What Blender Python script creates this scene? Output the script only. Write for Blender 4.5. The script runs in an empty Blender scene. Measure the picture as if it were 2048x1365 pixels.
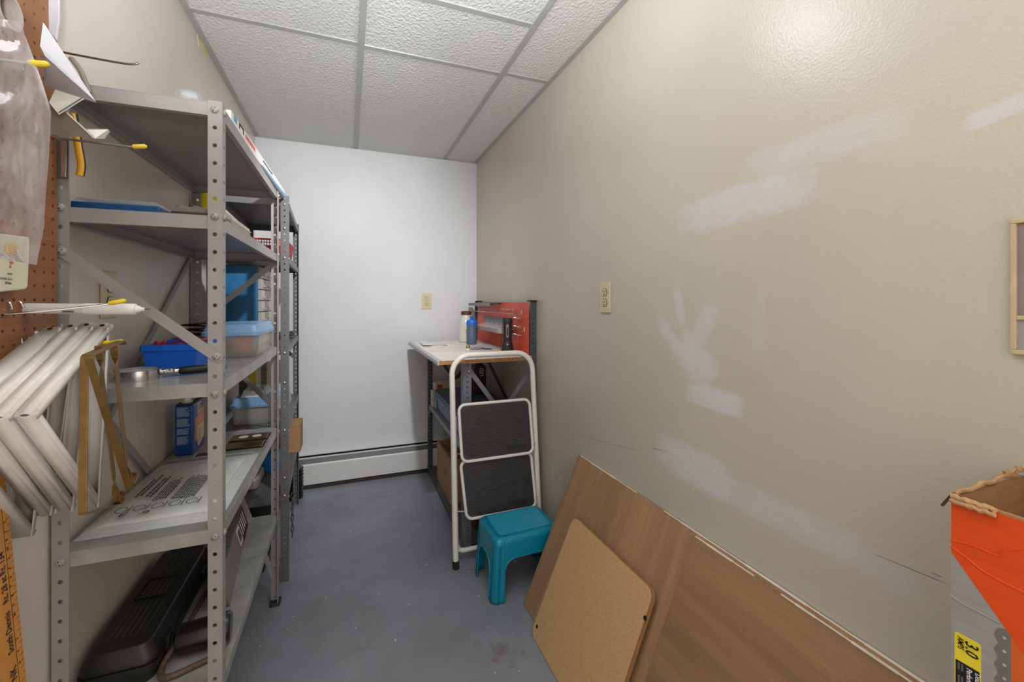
import bpy, math, random
from mathutils import Vector, Matrix, noise as mnoise

random.seed(7)
SC = bpy.context.scene
COL = SC.collection

# ------------------------------------------------------------------ camera, world, lights, exposure
FPX, YAW, HORIZ, CAMZ = 850.0, math.atan((1024 - 696) / 850.0), 604.0, 1.2
cd = bpy.data.cameras.new('camera')
cam = bpy.data.objects.new('camera', cd)
COL.objects.link(cam)
cam.location = (0, 0, CAMZ)
cam.rotation_euler = (math.pi / 2, 0, -YAW)
cd.sensor_width = 36.0
cd.lens = FPX / 2048 * 36.0
cd.shift_y = (HORIZ - 682.5) / 2048
cd.clip_start = 0.02
SC.camera = cam

w = bpy.data.worlds.new('world')
SC.world = w
w.use_nodes = True
w.node_tree.nodes['Background'].inputs[0].default_value = (1.0, 0.90, 0.79, 1)
w.node_tree.nodes['Background'].inputs[1].default_value = 1.25     # light of the bright space behind the camera

def area(name, loc, rot, sx, sy, power, col):
    l = bpy.data.lights.new(name, 'AREA')
    l.shape = 'RECTANGLE'; l.size = sx; l.size_y = sy; l.energy = power; l.color = col
    o = bpy.data.objects.new(name, l); COL.objects.link(o)
    o.location = loc; o.rotation_euler = rot
    return o
# round ceiling lamp just out of the picture: its reflection is the bright patch high on the right wall
LAMP = (0.30, 1.00, 2.15)
lp = bpy.data.lights.new('ceiling_lamp', 'POINT')
lp.energy = 5.0; lp.shadow_soft_size = 0.09; lp.color = (0.92, 0.965, 1.0)
lo = bpy.data.objects.new('ceiling_lamp', lp); COL.objects.link(lo); lo.location = LAMP
# extra spot added at the lamp to brighten the end wall (casts the bench's shadow there)
pl = bpy.data.lights.new('added_wall_spot', 'SPOT')
pl.energy = 92.0; pl.shadow_soft_size = 0.035; pl.color = (0.98, 0.99, 1.0)
pl.spot_size = math.radians(80); pl.spot_blend = 1.0
po = bpy.data.objects.new('added_wall_spot', pl); COL.objects.link(po)
po.location = (LAMP[0], LAMP[1], LAMP[2] - 0.01)
po.rotation_euler = (math.radians(64), 0, math.radians(11))
# flash beside the camera turned up to bounce off the ceiling
bl_ = bpy.data.lights.new('bounce_flash', 'SPOT')
bl_.energy = 120.0; bl_.shadow_soft_size = 0.05; bl_.color = (0.95, 0.98, 1.0)
bl_.spot_size = math.radians(112); bl_.spot_blend = 0.8
bo = bpy.data.objects.new('bounce_flash', bl_); COL.objects.link(bo)
bo.location = (-0.10, 0.02, 1.40)
bo.rotation_euler = (math.radians(150), 0, 0)

SC.view_settings.view_transform = 'Standard'
SC.view_settings.look = 'None'
SC.view_settings.gamma = 1.0
SC.view_settings.use_curve_mapping = False
SC.view_settings.exposure = 0.3

# ------------------------------------------------------------------ helpers
_F = Vector((math.sin(YAW), math.cos(YAW), 0)); _R = Vector((math.cos(YAW), -math.sin(YAW), 0))
_C = Vector((0, 0, CAMZ))
def at(x, y, X=None, Y=None, Z=None):
    """a point read off the photograph, on a known plane of the room"""
    d = _F + _R * ((x - 1024) / FPX) + Vector((0, 0, (HORIZ - y) / FPX))
    t = X / d.x if X is not None else (Y / d.y if Y is not None else (Z - CAMZ) / d.z)
    return _C + d * t
V = Vector
LW, RW, BW, CE = -0.548, 0.906, 3.09, 2.25     # left, right, back wall planes and ceiling height

def lin(c):
    c = c / 255.0
    return c / 12.92 if c <= 0.04045 else ((c + 0.055) / 1.055) ** 2.4
def rgb(r, g, b): return (lin(r), lin(g), lin(b), 1)

class NT:
    def __init__(s, name):
        s.m = bpy.data.materials.new(name); s.m.use_nodes = True
        s.t = s.m.node_tree; s.bsdf = s.t.nodes['Principled BSDF']
        s.co = None
    def n(s, typ, **kw):
        x = s.t.nodes.new(typ)
        for k, v in kw.items(): setattr(x, k, v)
        return x
    def l(s, a, b): s.t.links.new(a, b)
    def coord(s):
        if not s.co: s.co = s.n('ShaderNodeNewGeometry').outputs['Position']
        return s.co
    def noise(s, scale, detail=4, rough=0.55, vec=None, stretch=None):
        x = s.n('ShaderNodeTexNoise'); x.inputs['Scale'].default_value = scale
        x.inputs['Detail'].default_value = detail; x.inputs['Roughness'].default_value = rough
        v = vec or s.coord()
        if stretch:
            mp = s.n('ShaderNodeMapping'); mp.inputs['Scale'].default_value = stretch
            s.l(v, mp.inputs[0]); v = mp.outputs[0]
        s.l(v, x.inputs['Vector']); return x.outputs['Fac']
    def ramp(s, fac, p0, c0, p1, c1):
        r = s.n('ShaderNodeValToRGB'); e = r.color_ramp.elements
        e[0].position = p0; e[0].color = c0; e[1].position = p1; e[1].color = c1
        s.l(fac, r.inputs[0]); return r.outputs[0]
    def mix(s, fac, a, b):
        x = s.n('ShaderNodeMix', data_type='RGBA')
        for inp, v in ((x.inputs[0], fac), (x.inputs[6], a), (x.inputs[7], b)):
            if hasattr(v, 'type') and hasattr(v, 'node'): s.l(v, inp)
            else: inp.default_value = v
        return x.outputs[2]
    def math(s, op, a, b=None, c=None, clamp=False):
        x = s.n('ShaderNodeMath', operation=op, use_clamp=clamp)
        for i, v in enumerate((a, b, c)):
            if v is None: continue
            if hasattr(v, 'node'): s.l(v, x.inputs[i])
            else: x.inputs[i].default_value = v
        return x.outputs[0]
    def base(s, c):
        if hasattr(c, 'node'): s.l(c, s.bsdf.inputs['Base Color'])
        else: s.bsdf.inputs['Base Color'].default_value = c
    def bump(s, h, strength=0.2, dist=0.002):
        b = s.n('ShaderNodeBump'); b.inputs['Strength'].default_value = strength
        b.inputs['Distance'].default_value = dist
        s.l(h, b.inputs['Height']); s.l(b.outputs[0], s.bsdf.inputs['Normal'])
    def set(s, **kw):
        for k, v in kw.items(): s.bsdf.inputs[k.replace('_', ' ')].default_value = v
        return s

_mats = {}
def mat(name, col, rough=0.5, metal=0.0, var=0.06, vscale=18, bump=0.0, bscale=300, stretch=None, spec=0.5):
    if name in _mats: return _mats[name]
    t = NT(name)
    c = rgb(*col)
    d = tuple(max(0, x * (1 - var * 2.2)) for x in c[:3]) + (1,)
    h = tuple(min(1, x * (1 + var)) for x in c[:3]) + (1,)
    t.base(t.ramp(t.noise(vscale, 5, 0.6, stretch=stretch), 0.3, d, 0.65, h))
    t.set(Roughness=rough, Metallic=metal)
    t.bsdf.inputs['Specular IOR Level'].default_value = spec
    if bump: t.bump(t.noise(bscale, 3, stretch=stretch), bump, 0.001)
    _mats[name] = t.m
    return t.m
def clear(name, tint=(235, 238, 240), opacity=0.25, rough=0.12, bump=0.0, bscale=40, ior=1.35):
    """thin clear plastic: mostly see-through with a glossy skin"""
    if name in _mats: return _mats[name]
    t = NT(name)
    tr = t.n('ShaderNodeBsdfTransparent'); tr.inputs[0].default_value = (0.97, 0.97, 0.97, 1)
    mx = t.n('ShaderNodeMixShader'); fr = t.n('ShaderNodeFresnel'); fr.inputs[0].default_value = ior
    fac = t.math('ADD', fr.outputs[0], opacity, clamp=True)
    t.l(fac, mx.inputs[0]); t.l(tr.outputs[0], mx.inputs[1]); t.l(t.bsdf.outputs[0], mx.inputs[2])
    t.base(rgb(*tint)); t.set(Roughness=rough)
    if bump: t.bump(t.noise(bscale, 3), bump, 0.004)
    t.l(mx.outputs[0], t.t.nodes['Material Output'].inputs[0])
    _mats[name] = t.m
    return t.m

def streaky_film(name):
    t = NT(name)
    tr = t.n('ShaderNodeBsdfTransparent'); tr.inputs[0].default_value = (0.96, 0.955, 0.955, 1)
    mx = t.n('ShaderNodeMixShader'); fr = t.n('ShaderNodeFresnel'); fr.inputs[0].default_value = 1.45
    st = t.noise(9, 4, 0.6, stretch=(1.8, 1.8, 0.45)); st = t.ramp(st, 0.38, (0.08, 0.08, 0.08, 1), 0.72, (0.55, 0.55, 0.55, 1))
    t.l(t.math('ADD', t.math('MULTIPLY', fr.outputs[0], 1.2), st, clamp=True), mx.inputs[0]); t.l(tr.outputs[0], mx.inputs[1]); t.l(t.bsdf.outputs[0], mx.inputs[2])
    t.base(rgb(194, 190, 194)); t.set(Roughness=0.07); t.bsdf.inputs['Specular IOR Level'].default_value = 0.9
    b = t.math('ADD', t.noise(11, 2, 0.5, stretch=(1.4, 1.4, 0.5)), t.math('MULTIPLY', t.noise(30, 2, 0.5, stretch=(1.5, 1.5, 0.4)), 0.35)); t.bump(b, 1.0, 0.045)
    t.l(mx.outputs[0], t.t.nodes['Material Output'].inputs[0])
    return t.m

class M:
    def __init__(s): s.v = []; s.f = []; s.mi = []; s.cur = 0
    def add(s, vs, fs):
        b = len(s.v); s.v += [V(p) for p in vs]
        for f in fs: s.f.append([b + i for i in f]); s.mi.append(s.cur)
        return s
    def hexa(s, p):      # 8 points: bottom ring then top ring
        return s.add(p, [(3, 2, 1, 0), (4, 5, 6, 7), (0, 1, 5, 4), (1, 2, 6, 5), (2, 3, 7, 6), (3, 0, 4, 7)])
    def box(s, x0, x1, y0, y1, z0, z1):
        return s.hexa([(x0, y0, z0), (x1, y0, z0), (x1, y1, z0), (x0, y1, z0), (x0, y0, z1), (x1, y0, z1), (x1, y1, z1), (x0, y1, z1)])
    def obox(s, c, a, b, d):      # centre and three half vectors
        c, a, b, d = V(c), V(a), V(b), V(d)
        return s.hexa([c - a - b - d, c + a - b - d, c + a + b - d, c - a + b - d, c - a - b + d, c + a - b + d, c + a + b + d, c - a + b + d])
    def bar(s, p, q, wdir, w, t):  # flat bar from p to q, width along wdir
        p, q = V(p), V(q); d = (q - p); wd = V(wdir); wd = (wd - d * (wd.dot(d) / d.dot(d))).normalized()
        n = d.cross(wd).normalized()
        return s.obox((p + q) / 2, d / 2, wd * (w / 2), n * (t / 2))
    def prism(s, poly, ex):
        n = len(poly); poly = [V(p) for p in poly]; ex = V(ex)
        return s.add(poly + [p + ex for p in poly], [tuple(range(n - 1, -1, -1)), tuple(range(n, 2 * n))] + [(i, (i + 1) % n, n + (i + 1) % n, n + i) for i in range(n)])
    def tube(s, pts, r, n=10, closed=False, caps=True):
        pts = [V(p) for p in pts]; N = len(pts)
        rs = r if isinstance(r, (list, tuple)) else [r] * N
        tang = []
        for i in range(N):
            a = pts[(i - 1) % N] if (closed or i > 0) else pts[i]
            b = pts[(i + 1) % N] if (closed or i < N - 1) else pts[i]
            tang.append((b - a).normalized())
        up = V((0, 0, 1)) if abs(tang[0].z) < 0.9 else V((1, 0, 0))
        nrm = (up - tang[0] * up.dot(tang[0])).normalized()
        vs = []
        for i in range(N):
            if i: nrm = (nrm - tang[i] * nrm.dot(tang[i])).normalized()
            bn = tang[i].cross(nrm)
            for k in range(n):
                a = 2 * math.pi * k / n
                vs.append(pts[i] + (nrm * math.cos(a) + bn * math.sin(a)) * rs[i])
        fs = []
        for i in range(N if closed else N - 1):
            j = (i + 1) % N
            for k in range(n):
                fs.append((i * n + k, i * n + (k + 1) % n, j * n + (k + 1) % n, j * n + k))
        if caps and not closed:
            fs.append(tuple(range(n - 1, -1, -1))); fs.append(tuple((N - 1) * n + k for k in range(n)))
        return s.add(vs, fs)
    def lathe(s, prof, c, n=28, axis=(0, 0, 1)):
        ax = V(axis).normalized(); up = V((1, 0, 0)) if abs(ax.x) < 0.9 else V((0, 1, 0))
        u = (up - ax * up.dot(ax)).normalized(); w_ = ax.cross(u); c = V(c)
        vs = []
        for r, h in prof:
            for k in range(n):
                a = 2 * math.pi * k / n
                vs.append(c + ax * h + (u * math.cos(a) + w_ * math.sin(a)) * r)
        fs = []
        for i in range(len(prof) - 1):
            for k in range(n):
                fs.append((i * n + k, i * n + (k + 1) % n, (i + 1) * n + (k + 1) % n, (i + 1) * n + k))
        fs.append(tuple(range(n - 1, -1, -1))); fs.append(tuple((len(prof) - 1) * n + k for k in range(n)))
        return s.add(vs, fs)
    def perf(s, o, u, v, nu, nv, r, skip=None):
        """sheet of nu x nv cells of size u x v, each with a round hole"""
        o, u, v = V(o), V(u), V(v); lu, lv = u.length, v.length; uu, vv = u / lu, v / lv
        ring = []
        for k in range(4): ring.append((-0.5 + k / 4, -0.5))
        for k in range(4): ring.append((0.5, -0.5 + k / 4))
        for k in range(4): ring.append((0.5 - k / 4, 0.5))
        for k in range(4): ring.append((-0.5, 0.5 - k / 4))
        for i in range(nu):
            for j in range(nv):
                c = o + u * (i + 0.5) + v * (j + 0.5)
                if skip and skip(i, j):
                    s.add([c - u / 2 - v / 2, c + u / 2 - v / 2, c + u / 2 + v / 2, c - u / 2 + v / 2], [(0, 1, 2, 3)]); continue
                vs = [c + u * a + v * b for a, b in ring]
                for a, b in ring:
                    t = math.atan2(b * lv, a * lu); vs.append(c + uu * (r * math.cos(t)) + vv * (r * math.sin(t)))
                s.add(vs, [(k, (k + 1) % 16, 16 + (k + 1) % 16, 16 + k) for k in range(16)])
        return s
    def rrect(s, c, a, b, hw, hh, rad, ex, seg=6):
        """rounded rectangle in the plane of unit vectors a, b, extruded by ex"""
        return s.prism(rr_pts(c, a, b, hw, hh, rad, seg), ex)
    def mesh(s, name, mats, off=(0, 0, 0), smooth=False):
        me = bpy.data.meshes.new(name); off = V(off)
        me.from_pydata([tuple(p - off) for p in s.v], [], s.f)
        for m in (mats if isinstance(mats, (list, tuple)) else [mats]): me.materials.append(m)
        for p, i in zip(me.polygons, s.mi): p.material_index = i; p.use_smooth = smooth
        if smooth: me.set_sharp_from_angle(angle=math.radians(38))
        me.update()
        return me
def rr_pts(c, a, b, hw, hh, rad, seg=6):
    c, a, b = V(c), V(a), V(b); pts = []
    for sx, sy, a0 in ((1, 1, 0), (-1, 1, 90), (-1, -1, 180), (1, -1, 270)):
        for k in range(seg + 1):
            t = math.radians(a0 + 90 * k / seg)
            pts.append(c + a * (sx * (hw - rad) + rad * math.cos(t)) + b * (sy * (hh - rad) + rad * math.sin(t)))
    return pts
OFF = {}
def thing(name, label, cat, loc, group=None):
    o = bpy.data.objects.new(name, None); COL.objects.link(o)
    o.empty_display_size = 0.05
    o.location = loc; OFF[o.name] = V(loc)
    o['label'] = label; o['category'] = cat
    if group: o['group'] = group
    return o
def part(name, m, mats, parent, smooth=False, bevel=0, solid=0, seg=2, label=None, so=0):
    off = OFF[parent.name]
    o = bpy.data.objects.new(name, m.mesh(name, mats, off, smooth)); COL.objects.link(o)
    o.parent = parent; OFF[o.name] = off
    mods(o, bevel, solid, seg, so)
    if label: o['label'] = label
    return o
def mods(o, bevel, solid, seg=2, so=0):
    if solid:
        md = o.modifiers.new('solid', 'SOLIDIFY'); md.thickness = solid; md.offset = so
    if bevel:
        md = o.modifiers.new('bevel', 'BEVEL'); md.width = bevel; md.segments = seg
        md.limit_method = 'ANGLE'; md.angle_limit = math.radians(35)
def single(name, m, mats, label, cat, group=None, smooth=False, bevel=0, solid=0, seg=2, so=0):
    xs = [p.x for p in m.v]; ys = [p.y for p in m.v]; zs = [p.z for p in m.v]
    off = V(((min(xs) + max(xs)) / 2, (min(ys) + max(ys)) / 2, min(zs)))
    o = bpy.data.objects.new(name, m.mesh(name, mats, off, smooth)); COL.objects.link(o); o.location = off
    OFF[o.name] = off
    o['label'] = label; o['category'] = cat
    if group: o['group'] = group
    mods(o, bevel, solid, seg, so)
    return o
def struct(name, m, mats, label, cat, smooth=False, bevel=0):
    o = single(name, m, mats, label, cat, smooth=smooth, bevel=bevel); o['kind'] = 'structure'
    return o
_deps_cache = []
def text(parent, name, body, size, o, xd, yd, m, align='LEFT', sx=1.0, lift=0.0003, label=None, bold=0.012):
    cu = bpy.data.curves.new(name, 'FONT'); cu.body = body; cu.size = size; cu.extrude = 0.00005
    cu.align_x = align; cu.resolution_u = 2; cu.offset = size * bold
    tmp = bpy.data.objects.new('tmp_text', cu); COL.objects.link(tmp)
    dg = bpy.context.evaluated_depsgraph_get()
    me = bpy.data.meshes.new_from_object(tmp.evaluated_get(dg))
    bpy.data.objects.remove(tmp)
    xd, yd = V(xd).normalized(), V(yd).normalized(); n = xd.cross(yd).normalized(); o = V(o) + n * lift
    off = OFF[parent.name]
    for v in me.vertices: v.co = o + xd * (v.co.x * sx) + yd * v.co.y + n * v.co.z - off
    me.name = name; me.materials.clear(); me.materials.append(m)
    ob = bpy.data.objects.new(name, me); COL.objects.link(ob); ob.parent = parent; OFF[ob.name] = off
    if label: ob['label'] = label
    return ob
def smoothpath(pts, n=6, closed=False):
    pts = [V(p) for p in pts]; N = len(pts); out = []
    for i in range(N if closed else N - 1):
        p0 = pts[(i - 1) % N] if (closed or i > 0) else pts[i]
        p1 = pts[i]; p2 = pts[(i + 1) % N]
        p3 = pts[(i + 2) % N] if (closed or i + 2 < N) else p2
        for k in range(n):
            t = k / n
            out.append(0.5 * ((2 * p1) + (p2 - p0) * t + (2 * p0 - 5 * p1 + 4 * p2 - p3) * t * t + (3 * p1 - p0 - 3 * p2 + p3) * t ** 3))
    if not closed: out.append(pts[-1])
    return out

# ------------------------------------------------------------------ materials
def wall_paint(name, col, patches=None, rough=0.30, bumps=0.55, spec=0.6):
    t = NT(name)
    c = rgb(*col)
    base = t.ramp(t.noise(2.5, 5, 0.6), 0.3, tuple(x * 0.94 for x in c[:3]) + (1,), 0.7, tuple(min(1, x * 1.03) for x in c[:3]) + (1,))
    t.bsdf.inputs['Specular IOR Level'].default_value = spec
    if patches:
        sp = t.n('ShaderNodeSeparateXYZ'); t.l(t.coord(), sp.inputs[0])
        nz = t.noise(14, 6, 0.7); nf = t.noise(70, 4, 0.65, stretch=(1, 0.3, 1))
        total = None
        for pc in sorted(set(p[7] for p in patches)):
            mask = None
            for (cy, cz, ry, rz, ang, op, soft, col_) in patches:
                if col_ != pc: continue
                ca, sa = math.cos(ang), math.sin(ang)
                dy = t.math('SUBTRACT', sp.outputs[1], cy); dz = t.math('SUBTRACT', sp.outputs[2], cz)
                u = t.math('DIVIDE', t.math('ADD', t.math('MULTIPLY', dy, ca), t.math('MULTIPLY', dz, sa)), ry)
                v = t.math('DIVIDE', t.math('SUBTRACT', t.math('MULTIPLY', dz, ca), t.math('MULTIPLY', dy, sa)), rz)
                u2 = t.math('MULTIPLY', u, u); v2 = t.math('MULTIPLY', v, v)
                r4 = t.math('ADD', t.math('MULTIPLY', u2, u2), t.math('MULTIPLY', v2, v2))
                d = t.math('SUBTRACT', 1.0, r4)
                k = 0.25 if rz < 0.006 else 1.0
                d = t.math('ADD', d, t.math('MULTIPLY', t.math('SUBTRACT', nz, 0.5), 1.5 * k))
                d = t.math('ADD', d, t.math('MULTIPLY', t.math('SUBTRACT', nf, 0.5), 1.5 * k))
                mk = t.math('MULTIPLY', t.math('DIVIDE', d, soft * 1.25, clamp=True), op)
                mask = mk if mask is None else t.math('MAXIMUM', mask, mk)
            base = t.mix(mask, base, rgb(*pc))
            total = mask if total is None else t.math('MAXIMUM', total, mask)
        t.l(t.math('ADD', t.math('MULTIPLY', total, 0.3), rough), t.bsdf.inputs['Roughness'])
    else:
        t.set(Roughness=rough)
    t.base(base)
    h = t.math('ADD', t.noise(170, 3), t.math('MULTIPLY', t.noise(30, 3), 0.7))
    t.bump(h, bumps, 0.0010)
    return t.m
def wp(x, y): p = at(x, y, X=RW); return p.y, p.z
FILL, PINK, DARK, RUST = (203, 202, 205), (200, 189, 180), (70, 58, 50), (132, 78, 66)
def patch(x0, y0, x1, y1, half_px, op, soft, col=FILL):
    a = wp(x0, y0); b = wp(x1, y1)
    t = RW / (_F + _R * (((x0 + x1) / 2 - 1024) / FPX)).x
    return ((a[0] + b[0]) / 2, (a[1] + b[1]) / 2, max(0.008, math.hypot(b[0] - a[0], b[1] - a[1]) / 2), half_px * t / FPX, math.atan2(b[1] - a[1], b[0] - a[0]), op, soft, col)
PATCHES = [
    patch(1350, 445, 1645, 360, 44, 0.80, 0.8), patch(1470, 345, 1820, 235, 36, 0.60, 1.1), patch(1927, 252, 2070, 190, 22, 0.75, 0.9),
    patch(1670, 315, 1960, 262, 30, 0.5, 1.4, PINK),
    patch(1351, 565, 1366, 655, 13, 0.7, 0.9), patch(1311, 632, 1390, 745, 17, 0.75, 0.8), patch(1432, 600, 1378, 715, 26, 0.7, 0.9),
    patch(1352, 668, 1425, 768, 42, 0.85, 0.8), patch(1368, 780, 1492, 818, 26, 0.9, 0.6), patch(1520, 560, 1514, 715, 17, 0.35, 1.3),
    patch(1312, 892, 1480, 985, 44, 0.9, 0.7), patch(1420, 962, 1740, 1118, 38, 0.7, 1.0), patch(1640, 1062, 1850, 1195, 34, 0.35, 1.4),
    patch(1368, 893, 1384, 920, 3.2, 0.8, 0.5, RUST), patch(1378, 922, 1440, 956, 2.4, 0.9, 0.4, RUST), patch(1304, 897, 1340, 905, 2.0, 0.6, 0.6, RUST),
    patch(1742, 1106, 1897, 1170, 1.1, 0.7, 0.5, DARK), patch(1866, 1148, 1882, 1154, 1.6, 0.5, 0.5, DARK), patch(1408, 943, 1440, 958, 1.5, 0.9, 0.3, DARK),
    patch(1150, 870, 1290, 905, 1.3, 0.25, 0.8, DARK), patch(1090, 868, 1150, 866, 1.8, 0.3, 0.8),
]
M_WR = wall_paint('painted_wall_patched', (194, 187, 172), PATCHES)
M_WL = wall_paint('painted_wall_beige', (212, 205, 194), bumps=0.22)
M_WB = wall_paint('painted_wall_white', (212, 213, 216), bumps=0.18, rough=0.5, spec=0.4)

def floor_mat():
    t = NT('painted_concrete')
    c = rgb(136, 141, 150)
    a = t.ramp(t.noise(3.2, 6, 0.65), 0.3, tuple(x * 0.76 for x in c[:3]) + (1,), 0.68, tuple(x * 1.08 for x in c[:3]) + (1,))
    # scuffs: rings and streaks
    a = t.mix(t.math('MULTIPLY', t.ramp(t.noise(7, 8, 0.75), 0.56, (0, 0, 0, 1), 0.75, (1, 1, 1, 1)), 0.35), a, rgb(140, 142, 145))
    a = t.mix(t.math('MULTIPLY', t.ramp(t.noise(5, 7, 0.7, stretch=(1.3, 1, 1)), 0.58, (0, 0, 0, 1), 0.74, (1, 1, 1, 1)), 0.5), a, rgb(84, 84, 88))
    # pale paint specks
    a = t.mix(t.ramp(t.noise(55, 2, 0.4), 0.745, (0, 0, 0, 1), 0.765, (1, 1, 1, 1)), a, rgb(205, 206, 205))
    # reddish paint stain on the floor in front of the boards
    st = at(1010, 1305, Z=0)
    vd = t.n('ShaderNodeVectorMath', operation='DISTANCE'); t.l(t.coord(), vd.inputs[0]); vd.inputs[1].default_value = st
    f = t.math('SUBTRACT', 1.0, t.math('DIVIDE', vd.outputs[1], 0.10))
    f = t.math('ADD', f, t.math('MULTIPLY', t.math('SUBTRACT', t.noise(22, 6, 0.7), 0.62), 3.4))
    a = t.mix(t.math('MULTIPLY', t.math('MULTIPLY', f, 1.2, clamp=True), 0.55), a, rgb(116, 62, 60))
    t.base(a)
    t.set(Roughness=0.36)
    t.l(t.ramp(t.noise(11, 5, 0.6), 0.3, (0.28, 0.28, 0.28, 1), 0.7, (0.5, 0.5, 0.5, 1)), t.bsdf.inputs['Roughness'])
    t.bump(t.noise(35, 5), 0.15, 0.002)
    return t.m
def tile_mat():
    t = NT('ceiling_tile_board'); t.base(rgb(212, 212, 211)); t.set(Roughness=0.85)
    v = t.n('ShaderNodeTexVoronoi'); v.inputs['Scale'].default_value = 115; v.feature = 'SMOOTH_F1'
    mp = t.n('ShaderNodeMapping'); mp.inputs['Scale'].default_value = (1, 0.7, 1)
    dn = t.n('ShaderNodeVectorMath', operation='ADD'); t.l(t.coord(), dn.inputs[0])
    nn = t.n('ShaderNodeTexNoise'); nn.inputs['Scale'].default_value = 60; t.l(t.coord(), nn.inputs['Vector'])
    sc = t.n('ShaderNodeVectorMath', operation='SCALE'); t.l(nn.outputs['Color'], sc.inputs[0]); sc.inputs['Scale'].default_value = 0.012
    t.l(sc.outputs[0], dn.inputs[1]); t.l(dn.outputs[0], mp.inputs[0]); t.l(mp.outputs[0], v.inputs['Vector'])
    t.bump(t.math('ADD', v.outputs['Distance'], t.math('MULTIPLY', t.noise(200, 3), 0.3)), 0.8, 0.0045)
    return t.m
def board_mat(name, dark, light, along, fine=520, rough=0.55, streak=9, weave=0.0):
    """pressed board with streaks along the direction 'along' ('len' = room depth, 'rise' = up the slope)"""
    t = NT(name)
    st = (1, 0.04, 1) if along == 'len' else (0.05, 1, 0.05)
    a = t.ramp(t.noise(streak * 3, 6, 0.7, stretch=st), 0.32, rgb(*dark), 0.68, rgb(*light))
    wv = t.noise(fine, 2, 0.5)
    a = t.mix(t.math('MULTIPLY', t.ramp(wv, 0.4, (0, 0, 0, 1), 0.62, (1, 1, 1, 1)), 0.30), a, rgb(*[c * 0.72 for c in dark]))
    a = t.mix(t.math('MULTIPLY', t.ramp(t.noise(streak * 9, 4, 0.6, stretch=st), 0.62, (0, 0, 0, 1), 0.75, (1, 1, 1, 1)), 0.4), a, rgb(*[min(255, c * 1.16) for c in light]))
    if weave:
        sp = t.n('ShaderNodeSeparateXYZ'); t.l(t.coord(), sp.inputs[0])
        wa = t.math('SINE', t.math('MULTIPLY', t.math('ADD', sp.outputs[1], t.math('MULTIPLY', sp.outputs[2], 0.5)), 6.2832 / 0.0030))
        wb = t.math('SINE', t.math('MULTIPLY', t.math('SUBTRACT', sp.outputs[2], t.math('MULTIPLY', sp.outputs[1], 0.4)), 6.2832 / 0.0030))
        wm = t.math('ADD', t.math('MULTIPLY', t.math('MULTIPLY', wa, wb), 0.5), 0.5)
        a = t.mix(t.math('MULTIPLY', wm, weave), a, rgb(*[c * 0.62 for c in dark]))
    t.base(a); t.set(Roughness=rough); t.bump(wv, 0.12, 0.0006)
    return t.m
M_FLOOR = floor_mat(); M_TILE = tile_mat()
M_GRID = mat('grey_enamel_grid', (168, 168, 166), 0.4, var=0.03)
M_SLOT = mat('black_recess', (12, 12, 13), 0.9, var=0)
M_HEAT = mat('white_enamel_sheet', (214, 214, 213), 0.4, var=0.02)
M_DAMP = mat('grey_damper', (92, 92, 93), 0.5)
M_BROWN = mat('dark_stained_wood', (52, 42, 34), 0.6)
M_PLATE = mat('ivory_plastic', (206, 194, 160), 0.35, var=0.02)
M_PLATE_D = mat('ivory_plastic_shadowed_gap', (70, 62, 48), 0.6)
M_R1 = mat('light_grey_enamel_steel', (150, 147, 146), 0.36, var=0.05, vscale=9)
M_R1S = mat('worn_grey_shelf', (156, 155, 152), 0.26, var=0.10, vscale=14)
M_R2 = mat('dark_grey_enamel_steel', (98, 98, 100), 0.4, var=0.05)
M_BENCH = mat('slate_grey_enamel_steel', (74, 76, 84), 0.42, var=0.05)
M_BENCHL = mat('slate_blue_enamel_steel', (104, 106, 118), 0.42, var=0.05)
M_ZINC = mat('zinc_bolt', (196, 196, 194), 0.3, 0.85, var=0.05)
M_CHROME = mat('chrome_wire', (210, 210, 212), 0.18, 1.0, var=0.02)
M_STEEL = mat('brushed_steel', (178, 178, 178), 0.28, 0.9, var=0.05)
M_BRONZE = mat('bronze_wire', (104, 92, 76), 0.35, 0.8)
M_YTIP = mat('yellow_dip', (228, 196, 40), 0.4, var=0.03)
M_WHITE = mat('white_plastic', (226, 226, 224), 0.35, var=0.02)
M_PAPER = mat('white_paper', (226, 226, 226), 0.8, var=0.02)
M_BLACK = mat('black_plastic', (26, 26, 27), 0.42, bump=0.15, bscale=400, var=0.1)
M_INK = mat('black_ink', (22, 22, 24), 0.6, var=0)
M_GINK = mat('grey_ink', (92, 92, 94), 0.7, var=0)
M_WINK = mat('white_ink', (214, 218, 226), 0.6, var=0)
M_RUBBER = mat('black_rubber', (34, 34, 35), 0.6, bump=0.1)
M_CLEAR = clear('clear_plastic', opacity=0.10)
M_CLOUD = clear('cloudy_plastic', (226, 224, 214), opacity=0.36, rough=0.22)
M_LIDBLUE = mat('sky_blue_lid', (134, 172, 212), 0.35, var=0.03)
M_CARD = mat('kraft_cardboard', (168, 126, 88), 0.75, var=0.06, bump=0.1, bscale=160, stretch=(1, 1, 6))
M_PEG = board_mat('brown_hardboard_peg', (132, 86, 54), (160, 108, 70), 'len', fine=700)
M_RED = mat('red_plastic', (168, 30, 36), 0.4)

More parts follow.
